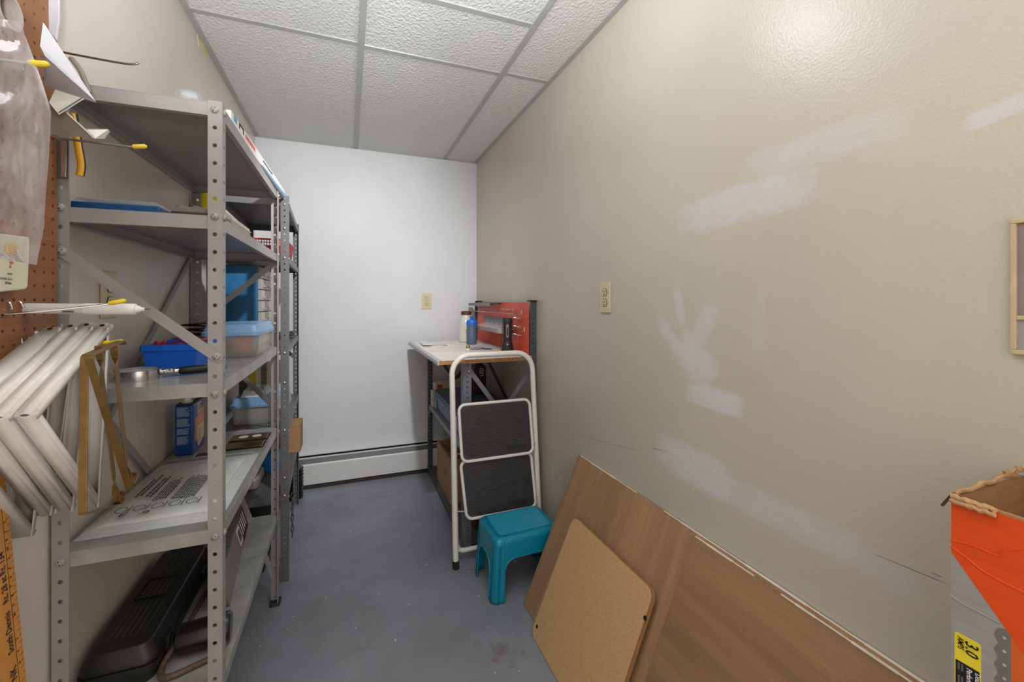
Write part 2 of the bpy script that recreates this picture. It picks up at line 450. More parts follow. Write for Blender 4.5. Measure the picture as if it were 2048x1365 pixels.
# ------------------------------------------------------------------ the room
Y0 = -0.5
m = M(); m.box(LW - 0.1, RW + 0.1, Y0, BW + 0.1, -0.1, 0)
struct('floor', m, M_FLOOR, 'blue-grey painted concrete floor with scuffs', 'floor')
m = M(); m.box(LW - 0.1, LW, Y0, BW + 0.1, 0, CE + 0.1)
struct('wall_left', m, M_WL, 'beige painted wall behind the metal shelving', 'wall')
m = M(); m.box(RW, RW + 0.1, Y0, BW + 0.1, 0, CE + 0.1)
struct('wall_right', m, M_WR, 'beige painted wall on the right with pale filler patches', 'wall')
m = M(); m.box(LW, RW, BW, BW + 0.1, 0, CE + 0.1)
struct('wall_back', m, M_WB, 'white painted end wall above the baseboard heater', 'wall')
m = M(); m.box(LW, RW, Y0, BW, CE + 0.012, CE + 0.1)
ceil = struct('ceiling', m, M_TILE, 'suspended ceiling of textured white tiles in a grey grid', 'ceiling')
cols = [(LW, 0.050), (0.050, 0.661), (0.661, RW)]
tees = [[1.835, 0.615], [1.845, 1.478, 0.868, -0.35], [1.832, 0.61]]
for (a, b), ts in zip(cols, tees):
    ys = [BW] + ts + [Y0]
    for k in range(len(ys) - 1):
        m = M(); m.box(a + 0.004, b - 0.004, ys[k + 1] + 0.004, ys[k] - 0.004, CE, CE + 0.012)
        part('ceiling_tile', m, M_TILE, ceil)
    for y in ts:
        m = M(); m.box(a + 0.011, b - 0.011, y - 0.012, y + 0.012, CE - 0.004, CE + 0.002); part('cross_bar', m, M_GRID, ceil, bevel=0.001)
for x in (0.050, 0.661):
    m = M(); m.box(x - 0.012, x + 0.012, Y0, BW - 0.003, CE - 0.006, CE + 0.002); part('grid_bar', m, M_GRID, ceil, bevel=0.001)
for nm, b in (('trim_1', (LW, LW + 0.022, Y0, BW)), ('trim_2', (RW - 0.022, RW, Y0, BW)), ('trim_3', (LW + 0.022, RW - 0.022, BW - 0.008, BW))):
    m = M(); m.box(b[0], b[1], b[2], b[3], CE - 0.006, CE)
    struct(nm, m, M_GRID, {'trim_1': 'grey wall angle along the left edge of the ceiling', 'trim_2': 'grey wall angle along the right edge of the ceiling', 'trim_3': 'grey wall angle along the far edge of the ceiling'}[nm], 'trim')
# dark strip under the heater
m = M(); m.box(LW, RW, BW - 0.085, BW, 0.0, 0.022)
struct('baseboard_back', m, M_BROWN, 'dark brown wooden strip on the floor under the heater', 'baseboard')
# round fitting that carries the ceiling lamp
tr = thing('ceiling_light', 'round white ceiling lamp fitting over the near end of the room', 'ceiling light', (LAMP[0], LAMP[1], 2.225))
m = M(); m.lathe([(0.020, 2.2255), (0.040, 2.228), (0.050, 2.236), (0.052, CE - 0.0005)], (LAMP[0], LAMP[1], 0), 28); part('base', m, M_HEAT, tr, smooth=True)

# ------------------------------------------------------------------ baseboard heater
ht = thing('baseboard_heater', 'long white baseboard heater along the foot of the end wall', 'heater', (0.15, 3.04, 0.022))
hx0, hx1 = LW + 0.002, RW - 0.002
m = M(); m.prism([(hx0, 3.088, 0.222), (hx0, 3.088, 0.024), (hx0, 3.080, 0.024), (hx0, 3.080, 0.212), (hx0, 3.035, 0.205), (hx0, 3.035, 0.212)], (hx1 - hx0, 0, 0))
part('back_cover', m, M_HEAT, ht, bevel=0.001)
m = M(); m.box(hx0, hx1, 3.03, 3.078, 0.03, 0.20); part('fin_cavity', m, M_SLOT, ht)
m = M(); m.prism([(hx0, 3.022, 0.188), (hx0, 3.026, 0.188), (hx0, 3.012, 0.160), (hx0, 3.008, 0.160)], (hx1 - hx0, 0, 0)); part('damper', m, M_DAMP, ht)
m = M(); m.box(hx0, hx1, 3.018, 3.030, 0.188, 0.196); part('top_lip', m, M_HEAT, ht, bevel=0.001)
m = M(); m.prism([(hx0, 3.008, 0.160), (hx0, 3.002, 0.152), (hx0, 3.002, 0.028), (hx0, 3.010, 0.024), (hx0, 3.02, 0.024), (hx0, 3.02, 0.160)], (hx1 - hx0, 0, 0)); part('front_panel', m, M_HEAT, ht, bevel=0.001)

# ------------------------------------------------------------------ wall outlets
def outlet(c, u, nrm, label, size=(0.070, 0.114), matp=M_PLATE):
    """duplex outlet: c centre on the wall, u horizontal, nrm out of the wall"""
    c, u, n = V(c), V(u), V(nrm); z = V((0, 0, 1))
    t = thing('wall_outlet', label, 'outlet', c - z * size[1] / 2)
    m = M(); m.rrect(c + n * 0.0005, u, z, size[0] / 2, size[1] / 2, 0.004, n * 0.006); part('cover_plate', m, matp, t, bevel=0.002)
    for s in (1, -1):
        cc = c + z * (0.0195 * s) + n * 0.0066
        m = M()
        pts = []
        for k in range(24):
            a = 2 * math.pi * k / 24
            pts.append(cc + u * (0.0165 * math.cos(a)) + z * max(-0.0135, min(0.0135, 0.0165 * math.sin(a))))
        m.prism(pts, n * 0.0018)
        rc = part('receptacle', m, matp, t)
        ring = M(); ring.tube([p + n * 0.0004 for p in pts], 0.0013, 6, closed=True); part('gap_ring', ring, M_PLATE_D, rc)
        q = M(); ct = cc + n * 0.0019
        for dx, h in ((-0.0062, 0.0045), (0.0062, 0.0036)): q.obox(ct + u * dx + z * 0.003, u * 0.0013, z * h, n * 0.0004)
        q.lathe([(0.0028, -0.0004), (0.0028, 0.0004)], ct - z * 0.008, 12, n)
        part('slots', q, M_SLOT, rc)
    sc = M(); sc.lathe([(0.0032, 0), (0.0032, 0.0012), (0.002, 0.002)], c + n * 0.0063, 14, n); part('screw', sc, matp, t)
    return t
a = at(844, 587, Y=BW); b = at(863, 618, Y=BW)
outlet(((a.x + b.x) / 2, BW, (a.z + b.z) / 2), (1, 0, 0), (0, -1, 0), 'ivory duplex outlet on the white end wall')
outlet((RW, 1.366, 1.216), (0, 1, 0), (-1, 0, 0), 'ivory duplex outlet on the right-hand beige wall')
a = at(196, 541, X=LW); b = at(231, 635, X=LW)
outlet((LW, (a.y + b.y) / 2, (a.z + b.z) / 2), (0, 1, 0), (1, 0, 0), 'ivory duplex outlet on the left wall behind the grey shelving')

# framed panel at the right edge
fp = thing('framed_wall_panel', 'beige-framed panel with two grey panes on the right wall', 'wall panel', (RW, 0.19, 1.124))
m = M(); y1, y0, z0, z1 = 0.316, 0.06, 1.124, 1.320
for bx in ((y0, y1, z0, z0 + 0.007), (y0, y1, z1 - 0.007, z1), (y1 - 0.006, y1, z0 + 0.007, z1 - 0.007), (y0, y0 + 0.006, z0 + 0.007, z1 - 0.007), (y0 + 0.006, y1 - 0.006, 1.174, 1.180)): m.box(RW - 0.008, RW - 0.0005, *bx)
part('frame', m, mat('beige_painted_frame', (196, 178, 142), 0.4), fp, bevel=0.001)
m = M(); m.box(RW - 0.004, RW - 0.0005, y0 + 0.006, y1 - 0.006, 1.180, z1 - 0.007); part('upper_pane', m, mat('mauve_grey_pane', (140, 126, 124), 0.35), fp)
m = M(); m.box(RW - 0.004, RW - 0.0005, y0 + 0.006, y1 - 0.006, z0 + 0.007, 1.174); part('lower_pane', m, mat('silver_grey_pane', (160, 156, 158), 0.35), fp)

# tape on the left wall under the ceiling
m = M(); a = at(394, 66, X=LW); 
m.prism([at(394, 64, X=LW), at(397, 92, X=LW), at(416, 118, X=LW), at(412, 92, X=LW)], (0.0012, 0, 0))
single('masking_tape', m, mat('yellowed_tape', (214, 202, 150), 0.6), 'yellowed strip of tape stuck high on the left wall', 'tape')

# ------------------------------------------------------------------ steel shelving
def bolt_mesh(m, c, n, r=0.0072):
    n = V(n).normalized(); c = V(c)
    m.lathe([(r, 0), (r * 0.95, r * 0.25), (r * 0.7, r * 0.5), (r * 0.35, r * 0.62), (0.0003, r * 0.66)], c, 14, n)
def bolt(parent, c, n, m_, r=0.0072, slot_dir=(0.3, 0.3, 1)):
    m = M(); bolt_mesh(m, c, n, r)
    b = part('bolt', m, m_, parent, smooth=True)
    n = V(n).normalized(); sd = V(slot_dir); sd = (sd - n * sd.dot(n)).normalized(); td = n.cross(sd)
    q = M(); q.obox(V(c) + n * r * 0.50, sd * r * 0.58, td * r * 0.09, n * r * 0.13); part('slot', q, M_SLOT, b)
    return b
class Rack:
    def __init__(s, name, label, cat, o, ang, w, L):
        s.o = V(o); s.ca, s.sa = math.cos(ang), math.sin(ang); s.w, s.L = w, L
        c = s.T(-w / 2, L / 2, 0); s.root = thing(name, label, cat, (c.x, c.y, 0))
    def T(s, x, y, z): return V((s.o.x + x * s.ca - y * s.sa, s.o.y + x * s.sa + y * s.ca, s.o.z + z))
    def D(s, x, y, z): return V((x * s.ca - y * s.sa, x * s.sa + y * s.ca, z))
    def posts(s, hs, fl, pitch, r, mats, z0=0.0):
        for (cx, cy), h, m_ in zip(((0, 0), (-s.w, 0), (0, s.L), (-s.w, s.L)), hs, mats):
            n = int((h - z0) / pitch); p = (h - z0) / n
            ix = -1 if cx == 0 else 1; iy = 1 if cy == 0 else -1
            m = M()
            m.perf(s.T(cx, cy, z0), s.D(ix * fl, 0, 0), V((0, 0, p)), 1, n, r)
            m.perf(s.T(cx, cy, z0), s.D(0, iy * fl, 0), V((0, 0, p)), 1, n, r)
            part('post', m, m_, s.root, solid=0.0022)
    def boxl(s, m, x0, x1, y0, y1, z0, z1):
        m.hexa([s.T(x0, y0, z0), s.T(x1, y0, z0), s.T(x1, y1, z0), s.T(x0, y1, z0), s.T(x0, y0, z1), s.T(x1, y0, z1), s.T(x1, y1, z1), s.T(x0, y1, z1)])
    def shelf(s, z, m_, lip=0.030, name='shelf'):
        m = M(); e = 0.0025; x0, x1, y0, y1 = -s.w + e, -e, e, s.L - e
        s.boxl(m, x0, x1, y0, y1, z - 0.0015, z)
        for (a, b, c, d) in ((x0, x1, y0, y0 + 0.0015), (x0, x1, y1 - 0.0015, y1), (x0, x0 + 0.0015, y0, y1), (x1 - 0.0015, x1, y0, y1)): s.boxl(m, a, b, c, d, z - lip, z - 0.0015)
        for (a, b, c, d) in ((x0, x1, y0, y0 + 0.012), (x0, x1, y1 - 0.012, y1), (x0, x0 + 0.012, y0, y1), (x1 - 0.012, x1, y0, y1)): s.boxl(m, a, b, c, d, z - lip, z - lip + 0.0012)
        return part(name, m, m_, s.root, bevel=0.001, seg=2)
    def brace(s, p, q, wdir, m_, wd=0.021, t=0.0022):
        p, q = V(p), V(q); d = q - p; a = d.normalized(); b = V(wdir); b = (b - a * b.dot(a)).normalized(); n = a.cross(b)
        m = M(); m.rrect((p + q) / 2 - n * (t / 2), a, b, d.length / 2, wd / 2, wd / 2 - 0.0004, n * t, 6)
        return part('brace', m, m_, s.root)

ZS1 = [1.638, 1.389, 1.022, 0.701, 0.355]
r1 = Rack('metal_shelving', 'light grey perforated-steel shelving unit, the nearer of the two along the left wall', 'shelving', (-0.2590, 1.103, 0), 0, 0.283, 0.817)
r1.posts([1.640, 1.640, 1.642, 1.642], 0.026, 0.0381, 0.0044, [M_R1] * 4, z0=0.004)
for z in ZS1: r1.shelf(z, M_R1S if z < 1.1 else M_R1, 0.030)
# braces
pa = at(125, 503, Y=1.0995); pb = at(433, 714, Y=1.0995)
ex = (pb - pa).normalized() * 0.012
r1.brace(pa - ex, pb + ex, (0, 0, 1), M_R1, 0.021)
for p in (pa, pb): bolt(r1.root, p + V((0, -0.0012, 0)), (0, -1, 0), M_R1, 0.0082, (0.4, 0, 0.6))
XB = -0.5395
r1.brace((XB, 1.905, 1.375), (XB, 1.115, 0.765), (0, 0, 1), M_R1, 0.02)
r1.brace((XB + 0.003, 1.115, 1.084), (XB + 0.003, 1.905, 0.36), (0, 0, 1), M_R1, 0.02)
YF = 1.9175
r1.brace(at(396, 645, Y=YF), at(549, 527, Y=YF), (0, 0, 1), M_R1, 0.02)
r1.brace(at(452, 922, Y=YF), at(552, 1166, Y=YF), (1, 0, 0), M_R1, 0.018)
def snap(z, z0, h, pitch): n = int((h - z0) / pitch); p = (h - z0) / n; return z0 + (math.floor((z - z0) / p) + 0.5) * p
for z in ZS1:
    z = snap(z - 0.014, 0.004, 1.640, 0.0381) + 0.014
    for x in (-0.272, -0.529):
        if z > 1.6 and x < -0.4: continue
        bolt(r1.root, (x, 1.1015, z - 0.014), (0, -1, 0), M_R1, 0.0082, (random.uniform(-1, 1), 0, random.uniform(-1, 1)))
    bolt(r1.root, (-0.2576, 1.116, z - 0.014), (1, 0, 0), M_R1, 0.0075)
    bolt(r1.root, (-0.2576, 1.907, z - 0.014), (1, 0, 0), M_R1, 0.0065)
for x, y in ((-0.259, 1.92), (-0.259, 1.103)):
    m = M(); 
    if y > 1.5: m.rrect((x - 0.010, y - 0.006, 0.0005), (1, 0, 0), (0, 1, 0), 0.019, 0.022, 0.006, (0, 0, 0.012))
    else: m.rrect((x - 0.012, y + 0.012, 0.0005), (1, 0, 0), (0, 1, 0), 0.016, 0.016, 0.006, (0, 0, 0.010))
    part('foot_cap', m, mat('dark_blue_rubber', (38, 44, 56), 0.6), r1.root, bevel=0.003)

ZS2 = [1.640, 1.400, 1.003, 0.655, 0.372]
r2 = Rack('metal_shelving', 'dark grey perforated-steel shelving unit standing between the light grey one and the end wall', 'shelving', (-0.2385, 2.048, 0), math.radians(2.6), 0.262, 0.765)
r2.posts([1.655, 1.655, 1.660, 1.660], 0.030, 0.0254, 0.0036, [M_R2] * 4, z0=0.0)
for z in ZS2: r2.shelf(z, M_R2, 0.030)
for z in ZS2: bolt(r2.root, r2.T(-0.015, -0.0012, snap(z - 0.014, 0, 1.655, 0.0254)), r2.D(0, -1, 0), M_ZINC, 0.006)
for z in (0.86, 0.45, 1.52): bolt(r2.root, r2.T(-0.015, -0.0012, snap(z, 0, 1.655, 0.0254)), r2.D(0, -1, 0), M_ZINC, 0.006)
for z in ZS2:
    bolt(r2.root, r2.T(0.0012, s_ := 0.014, z - 0.014), r2.D(1, 0, 0), M_ZINC, 0.005)
    bolt(r2.root, r2.T(0.0012, r2.L - 0.014, z - 0.014), r2.D(1, 0, 0), M_ZINC, 0.005)
r2.brace(r2.T(-0.25, 0.004, 0.99), r2.T(-0.012, 0.004, 0.70), (0, 0, 1), M_R2, 0.02)
r2.brace(r2.T(-0.012, r2.L - 0.004, 0.86), r2.T(-0.25, r2.L - 0.004, 1.10), (0, 0, 1), M_R2, 0.02)
r2.brace(r2.T(-r2.w + 0.005, 0.02, 1.58), r2.T(-r2.w + 0.005, r2.L - 0.02, 1.28), (0, 0, 1), M_R2, 0.02)

# ---- things on the near shelving unit
Z1, Z2, Z3, Z4, Z5 = ZS1
# long white carton lying over the tops of both units
CA, CB = V((-0.2685, 1.225, 1.6405)), V((-0.2505, 2.036, 1.6405)); cdir = (CB - CA).normalized(); cn_ = V((cdir.y, -cdir.x, 0)); CL = (CB - CA).length; CH = 0.032
ct = thing('long_carton', 'long thin white carton with blue and red print on top of the shelving', 'carton', (-0.285, 1.70, 1.6405))
def cq(u0, u1, v0, v1, lift=0.0004): return [CA + cdir * (CL * u) + V((0, 0, CH * v)) + cn_ * lift for u, v in ((u0, v0), (u1, v0), (u1, v1), (u0, v1))]
m = M(); m.hexa([CA, CB, CB - cn_ * 0.045, CA - cn_ * 0.045] + [p + V((0, 0, CH)) for p in (CA, CB, CB - cn_ * 0.045, CA - cn_ * 0.045)]); part('box_body', m, M_WHITE, ct, bevel=0.001)
m = M(); m.prism([cq(0.42, 1, 0.03, 0)[0], cq(0, 1, 0.03, 0)[1], cq(0, 1, 0, 0.50)[2], cq(0.46, 1, 0, 0.20)[3]], cn_ * 0.0003); part('blue_band', m, mat('print_blue', (96, 158, 206), 0.5), ct)
m = M(); m.prism(cq(0.03, 0.065, 0.55, 0.95), cn_ * 0.0003); part('blue_mark', m, mat('print_blue', (96, 158, 206), 0.5), ct)
m = M()
for k in range(7): m.prism(cq(0.175 + k * 0.021, 0.19 + k * 0.021, 0.45, 0.8), cn_ * 0.0003)
part('red_print', m, mat('print_red', (226, 92, 70), 0.5), ct)
m = M(); m.prism(cq(0.09, 0.10, 0.5, 0.95), cn_ * 0.0003); m.prism(cq(0.10, 0.15, 0.8, 0.95), cn_ * 0.0003); m.prism(cq(0.14, 0.15, 0.45, 0.8), cn_ * 0.0003); part('black_print', m, M_INK, ct)
m = M()
for k in range(9): m.prism(cq(0.46 + k * 0.022, 0.475 + k * 0.022, 0.62, 0.8), cn_ * 0.0003)
part('small_print', m, M_INK, ct)
# two clear domes on the top shelf
for (x, y, r, lab) in ((378, 196, 0.030, 'clear plastic dome lid on the top shelf near its right-hand post'), (216, 172, 0.036, 'clear plastic dome lid on the top shelf near its left-hand post')):
    p = at(x, y, Z=Z1 + 0.002) if False else at(x, y, Y=1.17); c = V((p.x, 1.17, Z1 + 0.0005))
    m = M(); hh = 0.042 if r < 0.033 else 0.012
    m.lathe([(r, 0), (r, 0.002), (r * 0.93, 0.003), (r * 0.9, hh * 0.6), (r * 0.75, hh * 0.9), (r * 0.4, hh), (0.001, hh)], c, 26)
    single('dome_lid', m, M_CLEAR, lab, 'lid', smooth=True)
# second shelf
m_blue = mat('deep_blue_plastic', (14, 76, 128), 0.35)
t = thing('flat_case', 'flat blue case with a clear lid on the second shelf from the top', 'case', (-0.45, 1.20, Z2))
m = M(); m.box(-0.527, -0.380, 1.130, 1.26, Z2 + 0.0003, Z2 + 0.017); part('base', m, m_blue, t, bevel=0.002)
m = M(); m.box(-0.522, -0.388, 1.136, 1.25, Z2 + 0.0172, Z2 + 0.0262); part('clear_lid', m, M_CLEAR, t, bevel=0.002)
t = thing('bit_case', 'small dark case with a bubbled clear cover on the second shelf by the front post', 'case', (-0.315, 1.17, Z2))
m = M(); m.box(-0.362, -0.266, 1.130, 1.215, Z2 + 0.0003, Z2 + 0.008); part('base', m, M_BLACK, t, bevel=0.002)
m = M(); m.box(-0.360, -0.268, 1.132, 1.213, Z2 + 0.0082, Z2 + 0.021)
for k in range(3): m.lathe([(0.010, 0), (0.009, 0.006), (0.004, 0.008)], (-0.345 + k * 0.028, 1.145, Z2 + 0.018), 14)
part('clear_cover', m, clear('smoky_clear', (150, 145, 138), 0.5, 0.15, 0.4, 90), t, bevel=0.002)
m = M(); m.lathe([(0.022, 0), (0.023, 0.002), (0.026, 0.143), (0.0245, 0.145), (0.020, 0.02)], (-0.400, 1.58, Z2 + 0.0003), 28)
single('cup', m, mat('yellow_plastic', (236, 214, 30), 0.45), 'yellow plastic cup on the second shelf behind the front post', 'cup', smooth=True)
t = thing('small_case', 'low beige case lying along the edge of the second shelf', 'case', (-0.33, 1.4, Z2))
m = M(); m.rrect((-0.335, 1.38, Z2 + 0.0003), (1, 0, 0), (0, 1, 0), 0.058, 0.13, 0.02, (0, 0, 0.018)); part('base', m, mat('beige_plastic', (170, 160, 142), 0.5), t, bevel=0.003)
m = M(); m.rrect((-0.335, 1.38, Z2 + 0.0185), (1, 0, 0), (0, 1, 0), 0.057, 0.129, 0.02, (0, 0, 0.014)); part('lid', m, M_CLOUD, t, bevel=0.004)

# third shelf : magnifier, blue bin, lidded box, clear cup, coil
mg = thing('magnifying_glass', 'magnifying glass with black handle lying on the middle shelf', 'magnifying glass', (-0.44, 1.225, Z3))
lc = V((-0.452, 1.222, Z3 + 0.012))
m = M(); m.lathe([(0.040, -0.0115), (0.0455, -0.0115), (0.0465, -0.008), (0.0465, 0.008), (0.0455, 0.0105), (0.041, 0.0105)], lc, 40)
m2 = M()
prof = [(0.041, -0.0115), (0.0462, -0.0115), (0.0467, 0), (0.0462, 0.0105), (0.041, 0.0105)]
n = 40; vs = []
for r, h in prof:
    for k in range(n):
        a = 2 * math.pi * k / n; vs.append(lc + V((r * math.cos(a), r * math.sin(a), h)))
m2.add(vs, [(i * n + k, i * n + (k + 1) % n, ((i + 1) % 5) * n + (k + 1) % n, ((i + 1) % 5) * n + k) for i in range(5) for k in range(n)])
part('lens_rim', m2, M_CHROME, mg, smooth=True)
m = M(); m.lathe([(0.040, -0.002), (0.0405, 0.001), (0.030, 0.005), (0.015, 0.0068), (0.001, 0.0072)], lc + V((0, 0, 0.002)), 36); part('lens', m, M_CLEAR, mg, smooth=True)
hd = (V((-0.30, 1.268, Z3 + 0.012)) - lc).normalized()
m = M(); m.tube([lc + hd * 0.046, lc + hd * 0.052, lc + hd * 0.056, lc + hd * 0.06, lc + hd * 0.064, lc + hd * 0.068, lc + hd * 0.075], [0.006, 0.0085, 0.0065, 0.0085, 0.0065, 0.0085, 0.007], 12); part('ferrule', m, M_CHROME, mg, smooth=True)
m = M(); m.tube([lc + hd * 0.074, lc + hd * 0.078, lc + hd * 0.10, lc + hd * 0.165, lc + hd * 0.17], [0.006, 0.0092, 0.0098, 0.0092, 0.006], 14); part('handle', m, M_BLACK, mg, smooth=True)

def open_bin(m, x0, x1, y0, y1, z0, z1, flare, th=0.002):
    """tapered open tray"""
    def ring(e, z): return [(x0 + e, y0 + e, z), (x1 - e, y0 + e, z), (x1 - e, y1 - e, z), (x0 + e, y1 - e, z)]
    a, b, c, d = ring(flare, z0), ring(0, z1), ring(th, z1), ring(flare + th, z0 + th)
    vs = a + b + c + d
    fs = [(3, 2, 1, 0), (12, 13, 14, 15)]
    for i in range(4):
        j = (i + 1) % 4
        fs += [(i, j, 4 + j, 4 + i), (4 + i, 4 + j, 8 + j, 8 + i), (8 + i, 8 + j, 12 + j, 12 + i)]
    m.add(vs, fs)
bb = thing('storage_bin', 'bright blue open plastic bin on the middle shelf', 'bin', (-0.43, 1.44, Z3))
m = M(); open_bin(m, -0.492, -0.372, 1.352, 1.535, Z3 + 0.0003, Z3 + 0.064, 0.007)
part('bin_body', m, mat('bright_blue_plastic', (20, 104, 226), 0.32), bb, bevel=0.001)
m = M()
for (a, b, c, d) in ((-0.494, -0.370, 1.350, 1.353), (-0.494, -0.370, 1.534, 1.537), (-0.494, -0.491, 1.350, 1.537), (-0.373, -0.370, 1.350, 1.537)): m.box(a, b, c, d, Z3 + 0.050, Z3 + 0.066)
part('rim', m, mat('bright_blue_plastic', (20, 104, 226), 0.32), bb, bevel=0.001)
red_clr = clear('red_clear_plastic', (190, 40, 48), 0.5, 0.2)
for k, (x, y, z, l) in enumerate(((-0.47, 1.40, 0.040, 'red clip standing at the left end of the blue bin'), (-0.435, 1.43, 0.044, 'red tangled wire bundle in the middle of the blue bin'), (-0.400, 1.47, 0.042, 'red clear packet lying at the right of the blue bin'))):
    m = M()
    if k == 0: m.prism([(x - 0.018, y, Z3 + 0.005), (x + 0.018, y, Z3 + 0.005), (x + 0.013, y, Z3 + 0.07), (x + 0.008, y, Z3 + 0.078), (x, y, Z3 + 0.064), (x - 0.008, y, Z3 + 0.076), (x - 0.014, y, Z3 + 0.07)], (0, 0.012, 0)); single('clip', m, M_RED, l, 'clip', bevel=0.002)
    elif k == 1:
        pts = [V((x + 0.022 * math.sin(i * 1.7) , y + 0.02 * math.cos(i * 2.3), Z3 + 0.006 + 0.0028 * i)) for i in range(28)]
        m.tube(smoothpath(pts, 4), 0.0016, 6); single('wire_bundle', m, mat('red_wire', (176, 40, 52), 0.35), l, 'wire')
    else:
        m.box(x - 0.02, x + 0.02, y - 0.045, y + 0.045, Z3 + 0.003, Z3 + 0.071); single('packet', m, red_clr, l, 'packet', bevel=0.003)
m = M(); m.lathe([(0.020, 0), (0.022, 0.03), (0.024, 0.034), (0.022, 0.035), (0.018, 0.004)], (-0.507, 1.475, Z3 + 0.0003), 20)
single('clear_cup', m, M_CLOUD, 'small clear cup left of the bright blue bin', 'cup', smooth=True)
def lidded_box(name, label, x0, x1, y0, y1, z0, zb, zl, lid_m, over=0.006):
    t = thing(name, label, 'storage box', ((x0 + x1) / 2, (y0 + y1) / 2, z0))
    cx, cy = (x0 + x1) / 2, (y0 + y1) / 2; hw, hh = (x1 - x0) / 2, (y1 - y0) / 2
    rings = []
    for z, e in ((z0, 0.010), (z0 + 0.006, 0.006), (zb, 0.0)): rings.append(rr_pts((cx, cy, z), (1, 0, 0), (0, 1, 0), hw - e, hh - e, 0.016, 5))
    m = M(); n = len(rings[0]); vs = [p for r in rings for p in r]
    m.add(vs, [tuple(range(n - 1, -1, -1))] + [(i * n + k, i * n + (k + 1) % n, (i + 1) * n + (k + 1) % n, (i + 1) * n + k) for i in range(2) for k in range(n)])
    part('box_body', m, M_CLOUD, t, smooth=True)
    m = M(); rings = []
    for z, e in ((zb - 0.010, -over), (zb + 0.002, -over), (zb + 0.004, -over + 0.004), (zl - 0.004, 0.004), (zl, 0.010)): rings.append(rr_pts((cx, cy, z), (1, 0, 0), (0, 1, 0), hw - e, hh - e, 0.018, 5))
    vs = [p for r in rings for p in r]
    m.add(vs, [tuple(range(n - 1, -1, -1)), tuple(range(4 * n, 5 * n))] + [(i * n + k, i * n + (k + 1) % n, (i + 1) * n + (k + 1) % n, (i + 1) * n + k) for i in range(4) for k in range(n)])
    part('lid', m, lid_m, t, smooth=False, bevel=0.001)
    return t
lb = lidded_box('storage_box', 'clear box with sky-blue lid on the middle shelf of the near unit', -0.418, -0.268, 1.562, 1.848, Z3 + 0.0003, Z3 + 0.080, Z3 + 0.106, M_LIDBLUE)
m = M(); m.box(-0.345, -0.300, 1.60, 1.66, Z3 + 0.012, Z3 + 0.066); single('red_packet', m, mat('red_orange_print', (222, 84, 64), 0.5), 'red and white packet inside the clear box on the middle shelf', 'packet', bevel=0.004)
m = M(); m.box(-0.405, -0.350, 1.60, 1.72, Z3 + 0.012, Z3 + 0.045); single('grey_pouch', m, mat('dark_grey_cloth', (62, 62, 66), 0.8), 'dark grey pouch inside the clear box on the middle shelf', 'pouch', bevel=0.008)
m = M(); pts = []
for i in range(90): 
    a = i * 0.42; pts.append(V((-0.50 + 0.036 * math.cos(a), 1.79 + 0.036 * math.sin(a), Z3 + 0.006 + i * 0.0011)))
m.tube(pts, 0.0035, 6); single('wire_coil', m, M_BLACK, 'coil of black wire at the back of the middle shelf', 'wire', smooth=True)

# fourth shelf : spirits can, bagged sheet, brass plates
cn = thing('solvent_can', 'blue and orange metal can of mineral spirits on the fourth shelf', 'can', (-0.496, 1.716, Z4))
x0, x1, y0, y1, zt = -0.520, -0.470, 1.664, 1.778, Z4 + 0.164
m_blue2 = mat('can_blue', (22, 66, 140), 0.3); m_or = mat('can_orange', (226, 132, 30), 0.35)
m = M(); m.box(x0, x1, y0, y1, Z4 + 0.0005, zt); part('can_body', m, m_blue2, cn, bevel=0.005, seg=3)
m = M(); m.rrect(((x0 + x1) / 2, (y0 + y1) / 2, zt - 0.001), (1, 0, 0), (0, 1, 0), 0.0245, 0.0565, 0.006, (0, 0, 0.0035)); part('can_top', m, mat('dark_brown_tin', (58, 46, 40), 0.4, 0.6), cn, bevel=0.001)
m = M(); cc = V(((x0 + x1) / 2 - 0.002, y0 + 0.036, zt + 0.002)); m.lathe([(0.0165, 0), (0.0165, 0.005), (0.0125, 0.006), (0.0125, 0.018), (0.0138, 0.018), (0.0138, 0.030), (0.012, 0.032)], cc, 22); part('cap', m, M_WHITE, cn, smooth=True)
m = M(); m.tube([cc + V((0.016, -0.003, 0.010)), cc + V((0.024, -0.003, 0.014)), cc + V((0.026, 0.003, 0.014)), cc + V((0.016, 0.004, 0.010))], 0.0014, 6, closed=True); part('cap_ring', m, M_WHITE, cn)
# print : text columns on the narrow near side, orange panel and pale label on the broad side
yy = y0 - 0.0002
m = M()
zz = zt - 0.008
for blk in (9, 8, 6, 8):
    for k in range(blk):
        m.box(x0 + 0.006, x1 - 0.008 - random.uniform(0, 0.012), yy - 0.0002, yy, zz - 0.0018, zz); zz -= 0.0033
    zz -= 0.006
part('fine_print', m, mat('pale_blue_ink', (150, 172, 206), 0.6, var=0), cn)
xx = x1 + 0.0003
m = M(); m.prism([(xx, y0 + 0.018, zt - 0.052), (xx, y0 + 0.018, zt - 0.128), (xx, y1 - 0.006, zt - 0.112), (xx, y1 - 0.006, zt - 0.020)], (0.0003, 0, 0)); part('orange_panel', m, m_or, cn)
m = M(); m.prism([(xx, y0 + 0.040, zt - 0.006), (xx, y0 + 0.040, zt - 0.040), (xx, y0 + 0.076, zt - 0.032), (xx, y0 + 0.076, zt + -0.002)], (0.0005, 0, 0)); lg = part('brand_label', m, M_WHITE, cn)
text(lg, 'lettering', 'KLEAN\nSTRIP', 0.0125, (xx + 0.0005, y0 + 0.043, zt - 0.021), (0, 1, 0.17), (0, 0, 1), M_INK)
text(cn, 'lettering', 'Odorless', 0.0105, (xx + 0.0004, y0 + 0.042, zt - 0.057), (0, 1, 0.17), (0, 0, 1), M_WINK)
